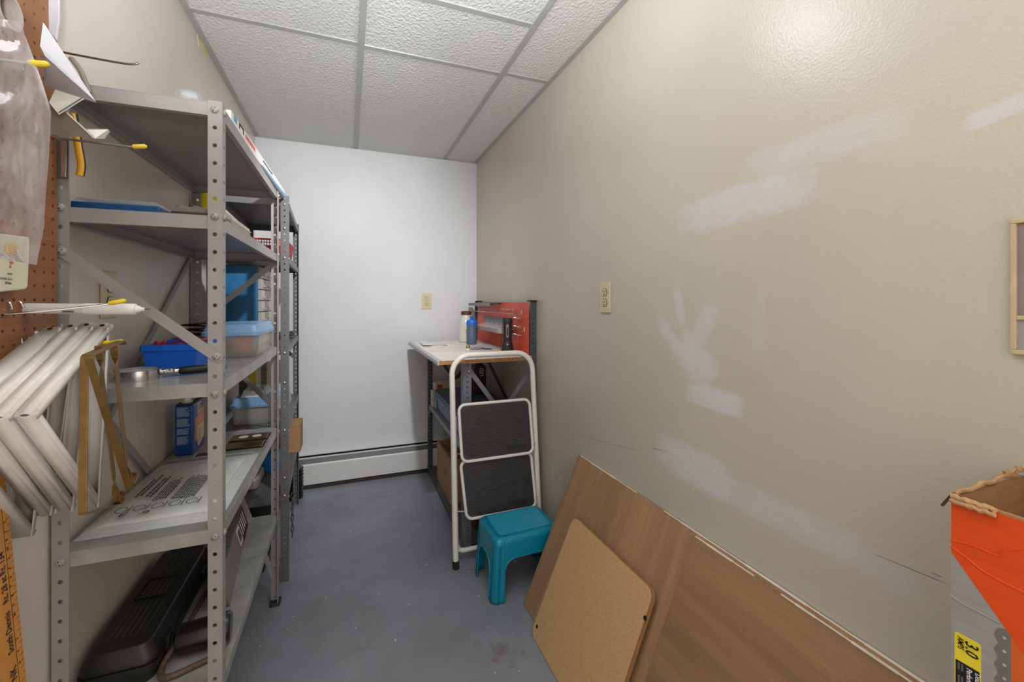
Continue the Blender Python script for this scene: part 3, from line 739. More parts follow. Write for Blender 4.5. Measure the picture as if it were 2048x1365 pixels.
text(cn, 'lettering', 'Mineral Spirits', 0.0150, (xx + 0.0004, y0 + 0.022, zt - 0.076), (0, 1, 0.17), (0, 0, 1), M_WINK, sx=0.85)
m = M(); m.prism([(xx + 0.0004, y0 + 0.036, zt - 0.082), (xx + 0.0004, y0 + 0.040, zt - 0.135), (xx + 0.0004, y0 + 0.048, zt - 0.150), (xx + 0.0004, y1 - 0.010, zt - 0.130), (xx + 0.0004, y1 - 0.008, zt - 0.076)], (0.0006, 0, 0)); pl_ = part('paper_label', m, mat('cream_label', (220, 206, 188), 0.7), cn)
q = M()
for k in range(5): q.box(xx + 0.001, xx + 0.0013, y0 + 0.046, y0 + 0.072 - (k % 2) * 0.008, zt - 0.097 - k * 0.008, zt - 0.0955 - k * 0.008)
part('label_print', q, M_GINK, pl_)

pk = thing('bagged_sheet', 'white folded plastic sheet in a clear bag on the fourth shelf', 'package', (-0.41, 1.38, Z4))
def wavy_sheet(x0, x1, y0, y1, z, amp, th, nx=14, ny=20, seed=0, edge=0):
    m = M(); vs = []
    for s_ in (0, 1):
        for j in range(ny + 1):
            for i in range(nx + 1):
                x = x0 + (x1 - x0) * i / nx; y = y0 + (y1 - y0) * j / ny
                nz = mnoise.noise(V((x * 14 + seed, y * 14, 0.3))) * amp + amp
                e = min(i, nx - i, j, ny - j)
                if edge and e < edge: nz *= e / edge
                vs.append((x, y, z + nz * (1 if s_ else 0.0) + (th * min(1, e / 1.0) if s_ else 0)))
    n = (nx + 1) * (ny + 1); fs = []
    for j in range(ny):
        for i in range(nx):
            a = j * (nx + 1) + i
            fs.append((a + nx + 1, a + nx + 2, a + 1, a)); fs.append((n + a, n + a + 1, n + a + nx + 2, n + a + nx + 1))
    rim = [i for i in range(nx + 1)] + [j * (nx + 1) + nx for j in range(1, ny + 1)] + [ny * (nx + 1) + i for i in range(nx - 1, -1, -1)] + [j * (nx + 1) for j in range(ny - 1, 0, -1)]
    for k in range(len(rim)): a, b = rim[k], rim[(k + 1) % len(rim)]; fs.append((a, b, n + b, n + a))
    return m.add(vs, fs)
SX0, SX1, SY0, SY1 = -0.515, -0.305, 1.200, 1.555
m = wavy_sheet(SX0, SX1, SY0, SY1, Z4 + 0.0008, 0.0022, 0.010, seed=3); sheet = part('folded_sheet', m, mat('white_polythene', (240, 240, 238), 0.4), pk, smooth=True)
m = wavy_sheet(-0.532, -0.272, 1.150, 1.60, Z4 + 0.0004, 0.003, 0.0145, seed=9); part('clear_bag', m, clear('bag_film', opacity=0.02, ior=1.12, rough=0.06, bump=0.7, bscale=60), pk, smooth=True)
m = M(); zs_ = Z4 + 0.0158
for (cx, n_, ly0, ly1, wd) in ((-0.492, 2, 1.31, 1.45, 0.0042), (-0.468, 2, 1.30, 1.43, 0.0042), (-0.444, 5, 1.275, 1.41, 0.0027), (-0.405, 10, 1.265, 1.42, 0.0024)):
    for k in range(n_):
        x = cx + k * wd * 2.1
        y = ly0 + random.uniform(0, 0.01)
        while y < ly1 - random.uniform(0, 0.03):
            l = random.uniform(0.006, 0.016); m.box(x, x + wd, y, y + l, zs_, zs_ + 0.0004); y += l + 0.004
for k in range(5): 
    cx, cy = -0.490 + k * 0.034, 1.244
    for j in range(14):
        a = 2 * math.pi * j / 14; b = 2 * math.pi * (j + 1) / 14
        m.bar((cx + 0.011 * math.cos(a), cy + 0.014 * math.sin(a), zs_), (cx + 0.011 * math.cos(b), cy + 0.014 * math.sin(b), zs_), (0, 0, 1), 0.0005, 0.0012)
    m.box(cx + 0.015, cx + 0.0165, cy - 0.016, cy + 0.016, zs_, zs_ + 0.0004)
part('sheet_print', m, M_INK, pk)
text(pk, 'lettering', 'm', 0.026, (-0.470, 1.206, zs_), (0, 1, 0), (-1, 0, 0), M_INK)
text(pk, 'lettering', 'is', 0.026, (-0.428, 1.206, zs_), (0, 1, 0), (-1, 0, 0), M_INK)

def face_plate(name, label, x0, x1, y0, y1, holes):
    t = thing(name, label, 'switch plate', ((x0 + x1) / 2, (y0 + y1) / 2, Z4))
    m = M(); m.box(x0, x1, y0, y1, Z4 + 0.0004, Z4 + 0.003); part('backing_card', m, M_INK, t)
    m = M(); m.box(x0 + 0.004, x1 - 0.004, y0 + 0.004, y1 - 0.004, Z4 + 0.0031, Z4 + 0.0062); part('brass_plate', m, mat('polished_brass', (206, 178, 116), 0.16, 1.0), t, bevel=0.0015)
    if holes:
        m = M()
        for cx in (x0 + (x1 - x0) * 0.33, x0 + (x1 - x0) * 0.67): m.lathe([(0.0155, 0), (0.0155, 0.0003)], (cx, (y0 + y1) / 2, Z4 + 0.0063), 24)
        part('outlet_openings', m, M_WHITE, t)
face_plate('brass_plate', 'brass outlet plate with two round openings on the fourth shelf', -0.395, -0.272, 1.755, 1.838, True)
face_plate('brass_plate', 'plain brass wall plate in front of the one with openings', -0.395, -0.272, 1.665, 1.742, False)
m = M(); m.box(-0.462, -0.404, 1.615, 1.672, Z4 + 0.0004, Z4 + 0.0025); t = single('photo_card', m, M_PAPER, 'small dark card with a white border beside the spirits can', 'card')
m = M(); m.box(-0.459, -0.407, 1.618, 1.669, Z4 + 0.0025, Z4 + 0.0028); part('picture', m, mat('dark_red_print', (66, 40, 44), 0.4), t)

# fifth shelf : tool case, cylinder with cord loop, long box
tc = thing('tool_case', 'long black plastic tool case on the bottom shelf', 'tool case', (-0.468, 1.38, Z5))
M_CASE = mat('black_textured_plastic', (30, 30, 30), 0.38, bump=0.35, bscale=700, var=0.12)
def case_half(z0, z1, e0, e1, smooth=True):
    m = M(); cx, cy, hw, hh = -0.468, 1.385, 0.069, 0.223; n = None; vs = []; k_ = 0
    for z, e in ((z0, e0), (z0 + (z1 - z0) * 0.3, e0 - 0.004 if e0 > e1 else e0), (z0 + (z1 - z0) * 0.7, e1 - 0.0 if e0 > e1 else e1 - 0.004), (z1, e1)):
        p = rr_pts((cx, cy, z), (1, 0, 0), (0, 1, 0), hw - e, hh - e, 0.022, 5); n = len(p); vs += p; k_ += 1
    m.add(vs, [tuple(range(n - 1, -1, -1)), tuple(range((k_ - 1) * n, k_ * n))] + [(i * n + k, i * n + (k + 1) % n, (i + 1) * n + (k + 1) % n, (i + 1) * n + k) for i in range(k_ - 1) for k in range(n)])
    return m
part('case_bottom', case_half(Z5 + 0.0005, Z5 + 0.041, 0.008, 0.001), M_CASE, tc, smooth=True, bevel=0.002)
m = case_half(Z5 + 0.043, Z5 + 0.084, 0.001, 0.014)
part('case_lid', m, M_CASE, tc, smooth=True, bevel=0.003)
m = M(); p = rr_pts((-0.468, 1.385, Z5 + 0.0405), (1, 0, 0), (0, 1, 0), 0.0705, 0.2245, 0.022, 6); m.prism(p, (0, 0, 0.003)); part('seam_lip', m, M_CASE, tc)
m = M(); zt = Z5 + 0.0843
m.box(-0.510, -0.440, 1.355, 1.362, zt, zt + 0.004); m.box(-0.510, -0.440, 1.440, 1.447, zt, zt + 0.004); m.box(-0.510, -0.504, 1.355, 1.447, zt, zt + 0.004)
part('handle_recess', m, M_BLACK, tc, bevel=0.001)
m = M()
for k in range(6):
    x = -0.503 + k * 0.0125
    m.box(x, x + 0.0013, 1.215, 1.340, zt - 0.0005, zt + 0.0007); m.box(x, x + 0.0013, 1.460, 1.565, zt - 0.0005, zt + 0.0007)
    if k < 5: m.box(x + 0.004, x + 0.0053, 1.366, 1.436, zt - 0.0005, zt + 0.0007)
part('ribs', m, mat('worn_black_rib', (88, 86, 84), 0.5), tc)
for y in (1.24, 1.50):
    m = M(); m.box(-0.4005, -0.392, y - 0.017, y + 0.017, Z5 + 0.026, Z5 + 0.058); m.box(-0.392, -0.388, y - 0.010, y + 0.010, Z5 + 0.030, Z5 + 0.050)
    part('latch', m, M_BLACK, tc, bevel=0.0015)
ck = thing('cable_lock', 'black cylinder with a brown cord loop beside the tool case', 'cable lock', (-0.325, 1.235, Z5))
m = M(); c0, c1 = V((-0.384, 1.236, Z5 + 0.0345)), V((-0.272, 1.246, Z5 + 0.0345)); ax = (c1 - c0)
m.lathe([(0.020, 0), (0.030, 0.003), (0.033, 0.012), (0.034, 0.075), (0.034, 0.079), (0.0315, 0.080), (0.0315, 0.084), (0.034, 0.085), (0.034, 0.106), (0.030, 0.112), (0.010, 0.113)], c0, 30, ax); part('cylinder', m, mat('glossy_black_plastic', (28, 27, 26), 0.25), ck, smooth=True)
m = M(); pts = smoothpath([(-0.378, 1.243, Z5 + 0.03), (-0.395, 1.205, Z5 + 0.014), (-0.392, 1.172, Z5 + 0.0072), (-0.372, 1.160, Z5 + 0.0072), (-0.335, 1.172, Z5 + 0.0072), (-0.298, 1.190, Z5 + 0.0072), (-0.282, 1.21, Z5 + 0.012), (-0.283, 1.232, Z5 + 0.028)], 6); m.tube(pts, 0.0065, 10)
M_CORD = mat('brown_braided_cord', (96, 76, 66), 0.6, bump=0.6, bscale=260, var=0.2, vscale=160)
part('cord_loop', m, M_CORD, ck, smooth=True)
m = M(); m.tube(smoothpath([(-0.378, 1.262, Z5 + 0.03), (-0.384, 1.30, Z5 + 0.012), (-0.386, 1.35, Z5 + 0.0065), (-0.382, 1.47, Z5 + 0.0065)], 5), 0.0055, 10); part('cord_end', m, M_CORD, ck, smooth=True)
lbx = thing('long_box', 'long flat grey box with a barcode label leaning on edge on the bottom shelf', 'box', (-0.35, 1.6, Z5))
b0, b1 = V((-0.305, 1.38, Z5 + 0.0005)), V((-0.352, 1.865, Z5 + 0.0005)); up = V((-0.022, -0.002, 0.078)); th = V((-0.030, -0.003, 0.0))
m = M(); m.hexa([b0, b1, b1 + th, b0 + th, b0 + up, b1 + up, b1 + th + up, b0 + th + up])
part('box_body', m, mat('grey_mottled_film', (112, 110, 108), 0.3, var=0.2, vscale=60), lbx, bevel=0.001)
d = (b1 - b0); nn = d.cross(up).normalized(); nn = nn if nn.x > 0 else -nn
def onbox(u0, u1, v0, v1): return [b0 + d * u0 + up * v0 + nn * 0.0004, b0 + d * u1 + up * v0 + nn * 0.0004, b0 + d * u1 + up * v1 + nn * 0.0004, b0 + d * u0 + up * v1 + nn * 0.0004]
m = M(); m.prism(onbox(0.60, 0.72, 0.2, 0.9), nn * 0.0004); lb_ = part('barcode_label', m, M_WHITE, lbx)
m = M()
for k in range(9): m.prism([p + nn * 0.0005 for p in onbox(0.625 + k * 0.009, 0.629 + k * 0.009, 0.3, 0.75)], nn * 0.0003)
part('barcode', m, M_INK, lb_)
m = M(); m.prism(onbox(0.73, 0.985, 0.05, 0.98), nn * 0.0003); dk = part('dark_print', m, M_INK, lbx)
m = M()
for k in range(4): m.prism([p + nn * 0.0004 for p in onbox(0.75 + k * 0.055, 0.772 + k * 0.055, 0.25, 0.9)], nn * 0.0003)
part('white_stripes', m, M_WHITE, dk)

# ---- things on the far shelving unit
F1, F2, F3, F4, F5 = ZS2
bk = thing('basket', 'red lattice plastic basket on the far shelving unit', 'basket', (-0.37, 2.42, F2))
x0, x1, y0, y1 = -0.440, -0.288, 2.27, 2.56
def lattice(m, p, q, z0, z1, flare, nv, nh):
    p, q = V(p), V(q); out = flare
    for k in range(nv + 1):
        a = p + (q - p) * k / nv; m.bar(a + V((0, 0, z0)), a + out + V((0, 0, z1)), (q - p), 0.003, 0.002)
    for k in range(nh + 1):
        f = k / nh; z = z0 + (z1 - z0) * f; m.bar(p + out * f + V((0, 0, z)), q + out * f + V((0, 0, z)), (0, 0, 1), 0.003 if 0 < k < nh else 0.008, 0.003)
m = M(); lattice(m, (x0, y0, 0), (x1, y0, 0), F2 + 0.006, F2 + 0.092, V((0, -0.012, 0)), 14, 6); lattice(m, (x0, y1, 0), (x1, y1, 0), F2 + 0.006, F2 + 0.092, V((0, 0.012, 0)), 14, 6)
lattice(m, (x1, y0, 0), (x1, y1, 0), F2 + 0.006, F2 + 0.092, V((0.014, 0, 0)), 20, 6); lattice(m, (x0, y0, 0), (x0, y1, 0), F2 + 0.006, F2 + 0.092, V((-0.012, 0, 0)), 20, 6)
part('lattice_sides', m, M_RED, bk)
m = M(); m.box(x0, x1, y0, y1, F2 + 0.0005, F2 + 0.005); part('base', m, M_RED, bk)
m = M(); m.box(-0.41, -0.32, 2.33, 2.50, F2 + 0.006, F2 + 0.04); single('folded_cloth', m, mat('grey_cloth', (150, 148, 146), 0.9), 'grey folded cloth in the red basket', 'cloth', bevel=0.012, seg=3)
# blue parts cabinet with clear drawers
pc = thing('parts_cabinet', 'blue small-parts cabinet with clear drawers on the far shelving unit', 'cabinet', (-0.43, 2.27, F3))
x0, x1, y0, y1, z0, z1 = -0.490, -0.365, 2.110, 2.42, F3 + 0.0005, F3 + 0.355
m = M(); m.box(x0, x1, y0, y1, z0, z1); part('cabinet_body', m, mat('steel_blue_plastic', (42, 104, 150), 0.4), pc, bevel=0.003)
dn = 0
for r_ in range(7):
    for c_ in range(3):
        dz = (z1 - z0 - 0.016) / 7; dy = (y1 - y0 - 0.016) / 3
        a, b = y0 + 0.008 + c_ * dy, z0 + 0.008 + r_ * dz
        m = M(); m.box(x1 + 0.0005, x1 + 0.014, a + 0.002, a + dy - 0.002, b + 0.002, b + dz - 0.002)
        dr = part('drawer', m, M_CLOUD, pc, bevel=0.0015)
        m = M(); m.box(x1 + 0.0145, x1 + 0.024, a + dy * 0.3, a + dy * 0.7, b + dz * 0.25, b + dz * 0.35); part('drawer_pull', m, M_CLOUD, dr)
# black flat pouches further back
m = M(); m.prism([(-0.40, 2.50, F3 + 0.0005), (-0.285, 2.50, F3 + 0.0005), (-0.285, 2.70, F3 + 0.0005), (-0.40, 2.70, F3 + 0.0005)], (0, 0, 0.014)); single('flat_pouch', m, M_BLACK, 'black flat pouch lowest in the pile on the far shelving unit', 'pouch', bevel=0.004)
m = M(); m.obox((-0.335, 2.60, F3 + 0.0225), (0.055, 0.012, 0.003), (-0.01, 0.085, 0), (0, 0, 0.0075)); single('flat_pouch', m, mat('charcoal_cloth', (44, 44, 46), 0.7), 'charcoal flat pouch on top of the black one', 'pouch', bevel=0.004)
# fourth level
lidded_box('storage_box', 'cloudy box with blue lid on the far shelving unit', -0.475, -0.315, 2.165, 2.40, F4 + 0.0005, F4 + 0.088, F4 + 0.118, mat('dusty_blue_lid', (112, 152, 190), 0.35))
m = wavy_sheet(-0.445, -0.345, 2.19, 2.34, F4 + 0.1185, 0.006, 0.03, 8, 8, 5, 3); single('crumpled_bag', m, clear('bag_film2', opacity=0.12, rough=0.08, bump=0.8, bscale=50), 'crumpled clear bag on the lid of the cloudy box', 'bag')
m = M(); m.box(-0.465, -0.430, 2.44, 2.50, F4 + 0.0005, F4 + 0.25); single('level', m, mat('yellow_enamel', (220, 200, 40), 0.4), 'yellow level standing behind the cloudy box', 'level', bevel=0.003)
m = M(); m.box(-0.50, -0.475, 2.43, 2.55, F4 + 0.0005, F4 + 0.20); single('wood_block', m, mat('dark_wood_block', (104, 84, 58), 0.6, var=0.2, stretch=(1, 1, 0.1)), 'dark wooden block standing by the yellow level', 'wood block', bevel=0.002)
m = M(); m.box(-0.410, -0.385, 2.46, 2.50, F4 + 0.0005, F4 + 0.26); single('saw_blade_card', m, mat('spotted_card', (150, 134, 118), 0.6, var=0.45, vscale=150), 'speckled strip standing right of the yellow level', 'strip', bevel=0.001)
t = thing('foil_pack', 'crinkled clear and gold packet at the far end of the fourth level', 'packet', (-0.31, 2.57, F4))
m = wavy_sheet(-0.36, -0.292, 2.46, 2.64, F4 + 0.0005, 0.006, 0.085, 9, 12, 21, 3); part('packet_film', m, clear('foil_clear', (220, 222, 226), 0.35, 0.1, 0.9, 70), t)
m = M(); m.box(-0.350, -0.300, 2.49, 2.61, F4 + 0.012, F4 + 0.06); part('gold_strip', m, mat('gold_foil', (190, 160, 90), 0.25, 0.9), t, bevel=0.004)
# fifth level
cb = thing('cardboard_box', 'small brown cardboard box at the end of the far shelving unit', 'box', (-0.33, 2.66, F5))
x0, x1, y0, y1, z1 = -0.40, -0.245, 2.60, 2.745, F5 + 0.155
m = M(); m.hexa([(x0, y0, F5 + 0.0005), (x1, y0, F5 + 0.0005), (x1, y1, F5 + 0.0005), (x0, y1, F5 + 0.0005), (x0, y0, z1), (x1, y0, z1), (x1, y1, z1), (x0, y1, z1)]); part('box_body', m, M_CARD, cb, bevel=0.002)
m = M(); m.box(x0 + 0.07, x0 + 0.10, y0 + 0.02, y0 + 0.12, z1 + 0.0002, z1 + 0.0007); part('label', m, M_PAPER, cb)
m = M(); m.rrect((-0.375, 2.40, F5 + 0.0005), (1, 0, 0), (0, 1, 0), 0.058, 0.055, 0.025, (0, 0, 0.085)); bt = single('blue_tub', m, mat('azure_plastic', (20, 120, 206), 0.35), 'blue plastic tub on the bottom level of the far unit', 'tub', bevel=0.006, seg=3)
m = M(); m.rrect((-0.375, 2.40, F5 + 0.085), (1, 0, 0), (0, 1, 0), 0.061, 0.058, 0.026, (0, 0, 0.01)); part('lid', m, mat('azure_plastic_dark', (14, 86, 158), 0.35), bt, bevel=0.003)
m = M(); m.box(-0.46, -0.37, 2.14, 2.31, F5 + 0.0005, F5 + 0.05); single('wrapped_bundle', m, clear('wrap_film', (186, 176, 170), 0.6, 0.2, 0.8, 60), 'film-wrapped bundle in front of the blue tub on the far shelving unit', 'bundle', bevel=0.014, seg=3)
# under and beyond the far unit
m = M(); m.box(-0.46, -0.345, 2.15, 2.45, 0.0005, 0.17); single('dark_bin', m, mat('dark_olive_bin', (52, 52, 50), 0.6), 'dark bin standing on the floor under the far shelving unit', 'bin', bevel=0.006)
m = M(); prof = []
for k in range(9): prof += [(0.046, k * 0.021), (0.056, k * 0.021 + 0.005), (0.057, k * 0.021 + 0.012), (0.046, k * 0.021 + 0.018)]
m.lathe(prof, (-0.312, 2.905, 0.0005), 30); single('corrugated_hose', m, mat('glossy_black_rubber', (22, 22, 23), 0.22), 'black ribbed hose coil on the floor beyond the far unit', 'hose', smooth=True)
ch = thing('chain', 'short rusty chain hanging beside the foot of the far unit', 'chain', (-0.229, 2.10, 0.16))
for k in range(8):
    m = M(); c = V((-0.229, 2.095, 0.345 - k * 0.024)); pts = []
    for j in range(14):
        a = 2 * math.pi * j / 14; u_ = V((0, 1, 0)) if k % 2 else V((0.5, 0.85, 0)).normalized()
        pts.append(c + u_ * (0.0075 * math.cos(a)) + V((0, 0, 0.015 * math.sin(a))))
    m.tube(pts, 0.0022, 6, closed=True); part('link', m, mat('rusty_chain', (92, 78, 62), 0.5, 0.5), ch, smooth=True)

# ------------------------------------------------------------------ workbench
TZ = 0.925                                    # table top
BX0, BX1, BY0, BY1 = 0.518, 0.900, 1.995, 2.975  # post corners
wb = thing('workbench', 'grey steel workbench with an orange pegboard back against the right wall', 'workbench', (0.70, 2.48, 0))
def lpost(cx, cy, ix, iy, h, fl, mat_, pitch=0.0254, r=0.0036):
    n = int(h / pitch); p = h / n; m = M()
    m.perf((cx, cy, 0.002), (ix * fl, 0, 0), (0, 0, p), 1, n, r); m.perf((cx, cy, 0.002), (0, iy * fl, 0), (0, 0, p), 1, n, r)
    return part('post', m, mat_, wb, solid=0.002)
lpost(BX0, BY0, 1, 1, TZ - 0.024, 0.040, M_BENCHL); lpost(BX0, BY1, 1, -1, TZ - 0.024, 0.034, M_BENCH)
lpost(BX1, BY0, -1, 1, 1.200, 0.030, M_BENCH); lpost(BX1, BY1, -1, -1, 1.200, 0.040, M_BENCH)
# table top : particle board, white laminate, bevelled metal edge on the left
tx0, tx1, ty0, ty1 = 0.392, 0.868, 1.968, 2.985
def particle():
    t = NT('particle_board'); v = t.noise(170, 4, 0.8, stretch=(1, 1, 2.2))
    t.base(t.mix(t.ramp(v, 0.42, (0, 0, 0, 1), 0.6, (1, 1, 1, 1)), rgb(128, 82, 44), rgb(206, 158, 100))); t.set(Roughness=0.8); t.bump(v, 0.5, 0.002); return t.m
m = M(); m.box(tx0 + 0.004, tx1, ty0, ty1, TZ - 0.020, TZ - 0.002); tt = part('tabletop', m, particle(), wb)
t_ = NT('worn_white_laminate'); a = t_.ramp(t_.noise(5, 6, 0.7), 0.3, rgb(214, 202, 186), 0.65, rgb(238, 232, 222))
a = t_.mix(t_.math('MULTIPLY', t_.ramp(t_.noise(26, 6, 0.75, stretch=(1.8, 0.6, 1)), 0.6, (0, 0, 0, 1), 0.72, (1, 1, 1, 1)), 0.5), a, rgb(160, 140, 122)); t_.base(a); t_.set(Roughness=0.28); M_LAM = t_.m
m = M(); m.box(tx0 + 0.010, tx1 - 0.001, ty0 + 0.002, ty1 - 0.001, TZ - 0.0018, TZ); part('laminate', m, M_LAM, tt)
m = M(); m.prism([(tx0 - 0.004, ty0 - 0.0005, TZ - 0.022), (tx0 + 0.004, ty0 - 0.0005, TZ - 0.022), (tx0 + 0.004, ty0 - 0.0005, TZ - 0.003), (tx0 + 0.016, ty0 - 0.0005, TZ + 0.0006), (tx0 + 0.003, ty0 - 0.0005, TZ + 0.0006), (tx0 - 0.004, ty0 - 0.0005, TZ - 0.004)], (0, ty1 - ty0, 0)); part('metal_edge', m, mat('scuffed_aluminium', (190, 192, 196), 0.4, 0.35, var=0.12, vscale=40), tt, bevel=0.001)
def bench_shelf(z, m_):
    m = M(); x0, x1, y0, y1 = BX0 + 0.003, BX1 - 0.003, BY0 + 0.003, BY1 - 0.003
    m.box(x0, x1, y0, y1, z - 0.0015, z)
    for b in ((x0, x1, y0, y0 + 0.0015), (x0, x1, y1 - 0.0015, y1), (x0, x0 + 0.0015, y0, y1), (x1 - 0.0015, x1, y0, y1)): m.box(*b, z - 0.030, z - 0.0015)
    part('shelf', m, m_, wb, bevel=0.001)
bench_shelf(0.492, mat('mid_grey_shelf', (120, 121, 126), 0.4)); bench_shelf(0.050, mat('dusty_dark_shelf', (86, 84, 82), 0.5, var=0.12))
for y, mm in ((BY0 - 0.0015, M_BENCHL), (BY1 - 0.006, M_BENCH)):
    for s_ in (1, -1):
        xa, xb = (BX0 + 0.028, BX1 - 0.018) if s_ == 1 else (BX1 - 0.018, BX0 + 0.028)
        m = M(); m.bar((xa, y - 0.001 + 0.0015 * s_, 0.872), (xb, y - 0.001 + 0.0015 * s_, 0.415), (0, 0, 1), 0.022, 0.0022); part('brace', m, mm, wb)
m = M(); m.bar((BX1 - 0.002, BY0 + 0.03, 0.42), (BX1 - 0.002, BY1 - 0.03, 0.86), (0, 0, 1), 0.022, 0.002); part('brace', m, M_BENCH, wb)
bolt(wb, (BX0 + 0.028, BY0 - 0.004, 0.864), (0, -1, 0), M_ZINC, 0.007)
m = M(); m.prism([(BX0 + 0.0005, BY1 - 0.04, 0.462), (BX0 + 0.0005, BY1 - 0.10, 0.462), (BX0 + 0.0005, BY1 - 0.04, 0.40)], (0.0015, 0, 0)); part('gusset', m, M_BENCH, wb)
for y in (BY0 + 0.012, BY1 - 0.012):
    m = M(); m.box(BX1 - 0.036, BX1 + 0.004, y - 0.020, y + 0.020, 1.200, 1.208); part('post_cap', m, M_BLACK, wb, bevel=0.002)
# orange pegboard back
PX = 0.868
t_ = NT('orange_enamel'); t_.base(t_.ramp(t_.noise(6, 3), 0.3, rgb(206, 70, 40), 0.7, rgb(222, 84, 50))); t_.set(Roughness=0.42); M_OR = t_.m
m = M(); py0, py1, pz0, pz1 = BY0 + 0.012, BY1 - 0.042, TZ + 0.001, 1.197
nu, nv = 38, 11
m.perf((PX, py0, pz0), (0, (py1 - py0) / nu, 0), (0, 0, (pz1 - pz0) / nv), nu, nv, 0.0030)
part('pegboard', m, M_OR, wb, solid=0.0015)
# things hung on the orange pegboard
m = M(); m.prism([(PX - 0.034, 2.52, 1.193), (PX - 0.003, 2.52, 1.193), (PX - 0.003, 2.52, 1.177), (PX - 0.0045, 2.52, 1.177), (PX - 0.0045, 2.52, 1.1915), (PX - 0.0325, 2.52, 1.1915), (PX - 0.0325, 2.52, 1.172), (PX - 0.034, 2.52, 1.172)], (0, 0.50, 0))
for i_ in range(len(m.v)): m.v[i_] = m.v[i_] + V((-0.0095, 0, 0))
tr_ = single('tool_rack', m, mat('mid_grey_enamel', (118, 122, 124), 0.4), 'long grey metal tool rack along the top of the orange pegboard', 'tool rack')
m = M(); m.prism([(PX - 0.0435, 2.52, 1.196), (PX - 0.0125, 2.52, 1.196), (PX - 0.0125, 2.40, 1.194), (PX - 0.030, 2.40, 1.194)], (0, 0, -0.009)); part('black_end', m, M_BLACK, tr_)
def rod_holder(name, label, ya, yb, z):
    x = PX - 0.020; m = M(); m.tube([(x, ya, z + 0.022), (x, ya, z + 0.002), (x, ya + 0.002, z), (x, yb, z)], 0.0018, 8)
    for y in (ya + 0.02, (ya + yb) / 2, yb - 0.05):
        for dy in (0, 0.018): m.tube([(x, y + dy, z), (PX - 0.002, y + dy, z + 0.004), (PX - 0.002, y + dy, z + 0.024)], 0.0013, 6)
    return single(name, m, M_CHROME, label, 'hook', smooth=True)
rod_holder('rod_holder', 'upper chrome wire holder across the orange pegboard', 2.06, 2.92, 1.134)
rod_holder('rod_holder', 'lower chrome wire holder at the near end of the orange pegboard', 2.02, 2.24, 1.046)
def spiral(label, ya, yb, z):
    m = M(); x = PX - 0.019; pts = []
    n = 60
    for i in range(n + 1):
        a = i * 0.62; pts.append((x + 0.009 * math.cos(a), ya + (yb - ya) * i / n, z + 0.006 * math.sin(a)))
    m.tube(pts, 0.0015, 6); m.tube([(x + 0.008, (ya + yb) / 2, z), (PX - 0.002, (ya + yb) / 2, z + 0.02)], 0.0014, 6); m.tube([(x + 0.008, (ya + yb) / 2 + 0.02, z), (PX - 0.002, (ya + yb) / 2 + 0.02, z + 0.02)], 0.0014, 6)
    single('spiral_hook', m, M_CHROME, label, 'hook', smooth=True)
spiral('spiral chrome hook topmost on the pegboard behind the torch', 2.15, 2.42, 1.152)
spiral('spiral chrome hook just right of the top of the torch', 2.08, 2.24, 1.108)
spiral('spiral chrome hook right of the middle of the torch', 2.08, 2.24, 1.063)
spiral('spiral chrome hook lowest on the pegboard right of the torch', 2.08, 2.24, 1.018)
pt = thing('parts_tray', 'clear four-compartment parts tray on a grey bracket on the pegboard', 'tray', (PX - 0.05, 2.50, 1.0))
m = M(); m.perf((PX - 0.004, 2.24, 1.075), (0, 0.026, 0), (0, 0, 0.026), 20, 1, 0.003); m.add([(PX - 0.004, 2.24, 1.010), (PX - 0.004, 2.76, 1.010), (PX - 0.004, 2.76, 1.075), (PX - 0.004, 2.24, 1.075)], [(0, 1, 2, 3)])
m.add([(PX - 0.004, 2.24, 1.101), (PX - 0.004, 2.76, 1.101), (PX - 0.014, 2.76, 1.106), (PX - 0.014, 2.24, 1.106)], [(0, 1, 2, 3)])
part('bracket', m, mat('mid_grey_enamel', (118, 122, 124), 0.4), pt, solid=0.0012)
m = M(); zb = 1.012
m.hexa([(PX - 0.080, 2.25, zb + 0.010), (PX - 0.006, 2.25, zb), (PX - 0.006, 2.68, zb), (PX - 0.080, 2.68, zb + 0.010), (PX - 0.080, 2.25, zb + 0.013), (PX - 0.006, 2.25, zb + 0.003), (PX - 0.006, 2.68, zb + 0.003), (PX - 0.080, 2.68, zb + 0.013)])
for k in range(5):
    y = 2.25 + k * 0.107
    m.prism([(PX - 0.088, y, zb + 0.036), (PX - 0.080, y, zb + 0.010), (PX - 0.006, y, zb), (PX - 0.006, y, zb + 0.058)], (0, 0.003, 0))
m.hexa([(PX - 0.082, 2.25, zb + 0.010), (PX - 0.079, 2.25, zb + 0.010), (PX - 0.079, 2.68, zb + 0.010), (PX - 0.082, 2.68, zb + 0.010), (PX - 0.091, 2.25, zb + 0.036), (PX - 0.088, 2.25, zb + 0.036), (PX - 0.088, 2.68, zb + 0.036), (PX - 0.091, 2.68, zb + 0.036)])
m.box(PX - 0.008, PX - 0.006, 2.25, 2.68, zb, zb + 0.06)
part('clear_tray', m, clear('tray_plastic', (222, 214, 214), 0.16, 0.12), pt)

